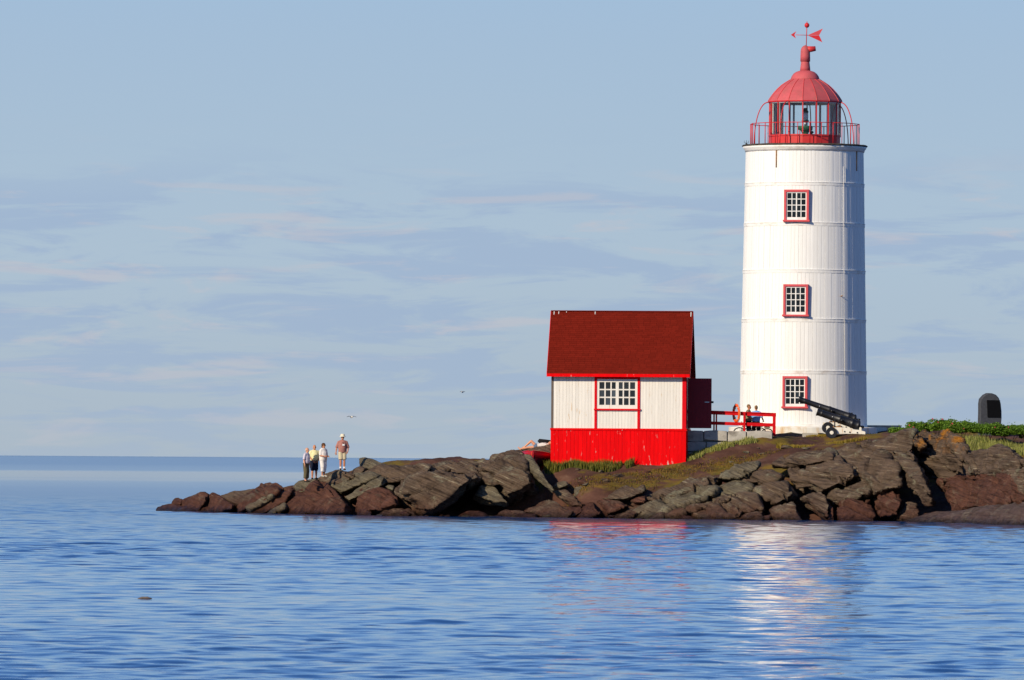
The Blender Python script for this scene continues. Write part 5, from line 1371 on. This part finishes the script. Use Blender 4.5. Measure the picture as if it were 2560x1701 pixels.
def build_driftwood():
    p = W(362, 1499, 2.9 * F / (1499 - hor(362)))
    o = empty('driftwood', (p.x, p.y, .012), R(4)); tag(o, 'short brown piece of driftwood floating on the near water', 'driftwood')
    MB().tube([(-.14, 0, .0), (-.06, .02, .018), (.05, 0, .022), (.14, -.02, .006)], [.012, .026, .024, .010], 8).build('stick', M['grey_wood'], o, True)
    MB().tube([(.02, 0, .02), (.06, .03, .045)], [.010, .006], 6).build('twig', M['grey_wood'], o, True)
build_driftwood()

# ------------------------------------------------------------------ plants
def leaf_mat(name, cols, rough=.6):
    m, nt, b = mat(name); g = nd(nt, 'ShaderNodeNewGeometry')
    r = ramp(nt, g.outputs['Random Per Island'], [(i / (len(cols) - 1), c) for i, c in enumerate(cols)])
    lk(nt, r.outputs[0], b.inputs['Base Color']); b.inputs['Roughness'].default_value = rough; b.inputs['Specular IOR Level'].default_value = .25
    out = nt.nodes['Material Output']; tr = nd(nt, 'ShaderNodeBsdfTranslucent'); lk(nt, r.outputs[0], tr.inputs[0]); mx = nd(nt, 'ShaderNodeMixShader', i_0=.25)
    lk(nt, b.outputs[0], mx.inputs[1]); lk(nt, tr.outputs[0], mx.inputs[2]); lk(nt, mx.outputs[0], out.inputs[0])
    return m
M['leaf'] = leaf_mat('rose_leaf', [(.055, .12, .008), (.11, .21, .014), (.18, .30, .03), (.08, .16, .012)])
M['grass_green'] = leaf_mat('green_grass', [(.08, .10, .012), (.16, .155, .02), (.25, .20, .035), (.10, .115, .012), (.055, .085, .01)])
M['grass_gold'] = leaf_mat('golden_grass', [(.24, .175, .015), (.32, .20, .022), (.20, .17, .018), (.38, .25, .05)])
M['grass_pale'] = leaf_mat('pale_tall_grass', [(.24, .26, .045), (.34, .32, .08), (.18, .22, .035), (.42, .37, .14)])
M['moss_mix'] = leaf_mat('mossy_tuft', [(.10, .085, .012), (.20, .115, .016), (.075, .075, .012), (.26, .14, .02), (.12, .06, .015)]); M['petal'] = leaf_mat('pink_petal', [(.50, .02, .08), (.62, .06, .12)]); M['twig'] = paint('brown_twig', (.06, .035, .02), .9, .2)

def grass(name, label, spots, n, hmin, hmax, m, lean=.35, w=.016):
    """spots: (x, y, radius x, radius y); blades are bent strips"""
    rs = random.Random(hash(label) % 1000 if False else len(label) * 7 + n); xs = []; ys = []; tot = sum(s[2] * s[3] for s in spots)
    for s in spots:
        for _ in range(int(n * s[2] * s[3] / tot)):
            a = rs.uniform(0, 6.283); r = math.sqrt(rs.random()); xs.append(s[0] + s[2] * r * math.cos(a)); ys.append(s[1] + s[3] * r * math.sin(a))
    zs = ground(np.array(xs), np.array(ys)); v = []; f = []
    tuft = vnoise(np.array(xs) * 1.6, np.array(ys) * 1.6, np.array(xs) * 0 + 3.3)
    for x, y, z, t in zip(xs, ys, zs, tuft):
        if t < -.45: continue
        h = rs.uniform(hmin, hmax) * (0.75 + .45 * t); a = rs.uniform(0, 6.283); l = rs.uniform(0, lean) * h; dx, dy = math.cos(a) * l, math.sin(a) * l
        wa = rs.uniform(0, 3.14); ux, uy = math.cos(wa) * w, math.sin(wa) * w; b = len(v)
        v += [(x - ux, y - uy, z - .05), (x + ux, y + uy, z - .05), (x + dx * .35 - ux * .7, y + dy * .35 - uy * .7, z + h * .6), (x + dx * .35 + ux * .7, y + dy * .35 + uy * .7, z + h * .6), (x + dx, y + dy, z + h)]
        f += [(b, b + 1, b + 3, b + 2), (b + 2, b + 3, b + 4)]
    o = add_obj(name, v, f, M[m]); o['kind'] = 'stuff'; o['label'] = label; o['category'] = 'grass'
    return o
def spot(px, py, Y, rx, ry): p = W(px, py, Y); return (p.x, p.y, rx, ry)
grass('grass', 'tall green grass growing along the foot of the red shed', [spot(1420, 1170, 399.3, .75, .5), spot(1490, 1168, 399.3, .9, .55), spot(1560, 1168, 399.4, .5, .45), spot(1400, 1178, 398.6, .8, .5), spot(1480, 1182, 398.4, 1.2, .5)], 6400, .14, .56, 'grass_green', .5)
grass('grass', 'golden short grass on the slope below the cannons', [spot(2060, 1112, 400.3, 1.6, .9), spot(2110, 1108, 400.6, 1.2, .8), spot(1990, 1120, 400, 1.0, .6)], 5200, .10, .30, 'grass_gold')
grass('grass', 'short yellow-green grass climbing from the shed corner to the stone wall', [spot(1750, 1140, 400.8, .8, .6), spot(1800, 1122, 400.7, .9, .5), spot(1850, 1108, 400.9, .9, .4), spot(1720, 1152, 400, .8, .5)], 4200, .08, .32, 'grass_pale')
grass('grass', 'low mossy golden tufts on the slope in front of the shed', [spot(1500, 1205, 395.5, 2.2, 1.6), spot(1620, 1190, 396.5, 2.4, 1.4), spot(1450, 1225, 394, 1.2, .9), spot(1560, 1215, 394.5, 1.8, 1.2), spot(1750, 1172, 397.5, 2.4, 1.0), spot(1860, 1150, 398.5, 2.0, .8)], 5200, .03, .13, 'moss_mix', .9, .020)
grass('grass', 'pale tall grass between the rose bushes and the right hand rocks', [spot(2480, 1135, 392.8, 1.8, 1.9), spot(2560, 1137, 392.3, 1.8, 2.1), spot(2640, 1137, 392.3, 1.8, 2.1), spot(2420, 1125, 393.8, 1.0, 1.0)], 9500, .16, .52, 'grass_pale', .5)
grass('grass', 'sparse grass at the foot of the cannon carriage', [spot(2100, 1088, 405.0, 1.8, .5), spot(2040, 1090, 405.0, .6, .4), spot(2180, 1082, 405.5, .8, .4)], 1200, .06, .2, 'grass_gold')

def rose_bush(px, py, Y, rx, ry, rz_, label, n, nfl):
    p = W(px, py, Y); z = gz(p.x, p.y)
    root = empty('rose_bush', (p.x, p.y, z - .05)); tag(root, label, 'bush', 'rose bushes on the right of the island')
    rs = random.Random(int(px)); v = []; f = []
    lob = [(rs.uniform(-.6, .6) * rx, rs.uniform(-.5, .5) * ry, rs.uniform(.5, .72) * rz_, rs.uniform(.34, .5)) for _ in range(16)]
    fl = MB(); st = MB()
    pts = []
    for i in range(n):
        lx, ly, lz, s = rs.choice(lob)
        a = rs.uniform(0, 6.283); ct = rs.uniform(-.6, 1); q = math.sqrt(1 - ct * ct); rr = rs.uniform(.55, 1.0) ** .6
        c = Vector((lx + s * rx * .8 * q * math.cos(a) * rr, ly + s * ry * .8 * q * math.sin(a) * rr, max(.02, lz + s * rz_ * .55 * ct * rr)))
        if i % 60 == 0: c.z += rs.uniform(.05, .18)
        pts.append(c)
        sz = rs.uniform(.03, .065); R3 = Euler((rs.uniform(-1, 1), rs.uniform(-1, 1), rs.uniform(0, 6.28))).to_matrix(); b = len(v)
        v += [c + R3 @ Vector(k) * sz for k in ((-1, 0, 0), (0, -.55, .12), (1.1, 0, 0), (0, .55, .12))]; f.append((b, b + 1, b + 2, b + 3))
    add_obj('leaves', v, f, M['leaf'], root)['kind'] = 'stuff'
    for i in range(10):
        lx, ly, lz, s = rs.choice(lob); st.tube([(lx * .2, ly * .2, 0), (lx * .6, ly * .6, lz * .5), (lx, ly, lz)], [.018, .012, .006], 5)
    st.build('stems', M['twig'], root)
    top = sorted(pts, key=lambda c: c.z - c.y * .4)[-int(n * .25):]
    for i in range(nfl):
        c = rs.choice(top) + Vector((0, -.04, .04)); fb = MB()
        for k in range(5):
            a = k * 1.2566; d = Vector((math.cos(a), math.sin(a) * .6 - .4, math.sin(a) * .8)).normalized()
            e = d.cross(Vector((0, 1, .3))).normalized(); b = len(fb.v)
            fb.v += [c, c + d * .035 + e * .022, c + d * .052, c + d * .035 - e * .022]; fb.f.append((b, b + 1, b + 2, b + 3))
        fb.build('flower', M['petal'], root)
where = ['leftmost, beside the rocks', 'second from the left, with pink flowers', 'third from the left', 'just left of the memorial stone', 'in front of the memorial stone', 'right of the memorial stone', 'at the right edge']
for i, (px, py, Y, rx, ry, rz_, n, k) in enumerate([(2258, 1084, 398.6, .8, .9, .62, 3800, 1), (2303, 1090, 397.4, .95, 1.2, 1.0, 5600, 4), (2350, 1094, 397.0, 1.0, 1.3, 1.12, 6000, 5), (2405, 1098, 395.9, 1.05, 1.7, 1.08, 6600, 3), (2465, 1100, 395.5, 1.1, 1.8, 1.06, 7000, 2), (2525, 1102, 395.5, 1.1, 1.8, 1.06, 7000, 2), (2590, 1104, 395.3, 1.15, 1.8, 1.02, 6400, 2)]):
    rose_bush(px, py, Y, rx, ry, rz_, 'green rose bush, ' + where[i], n, k)
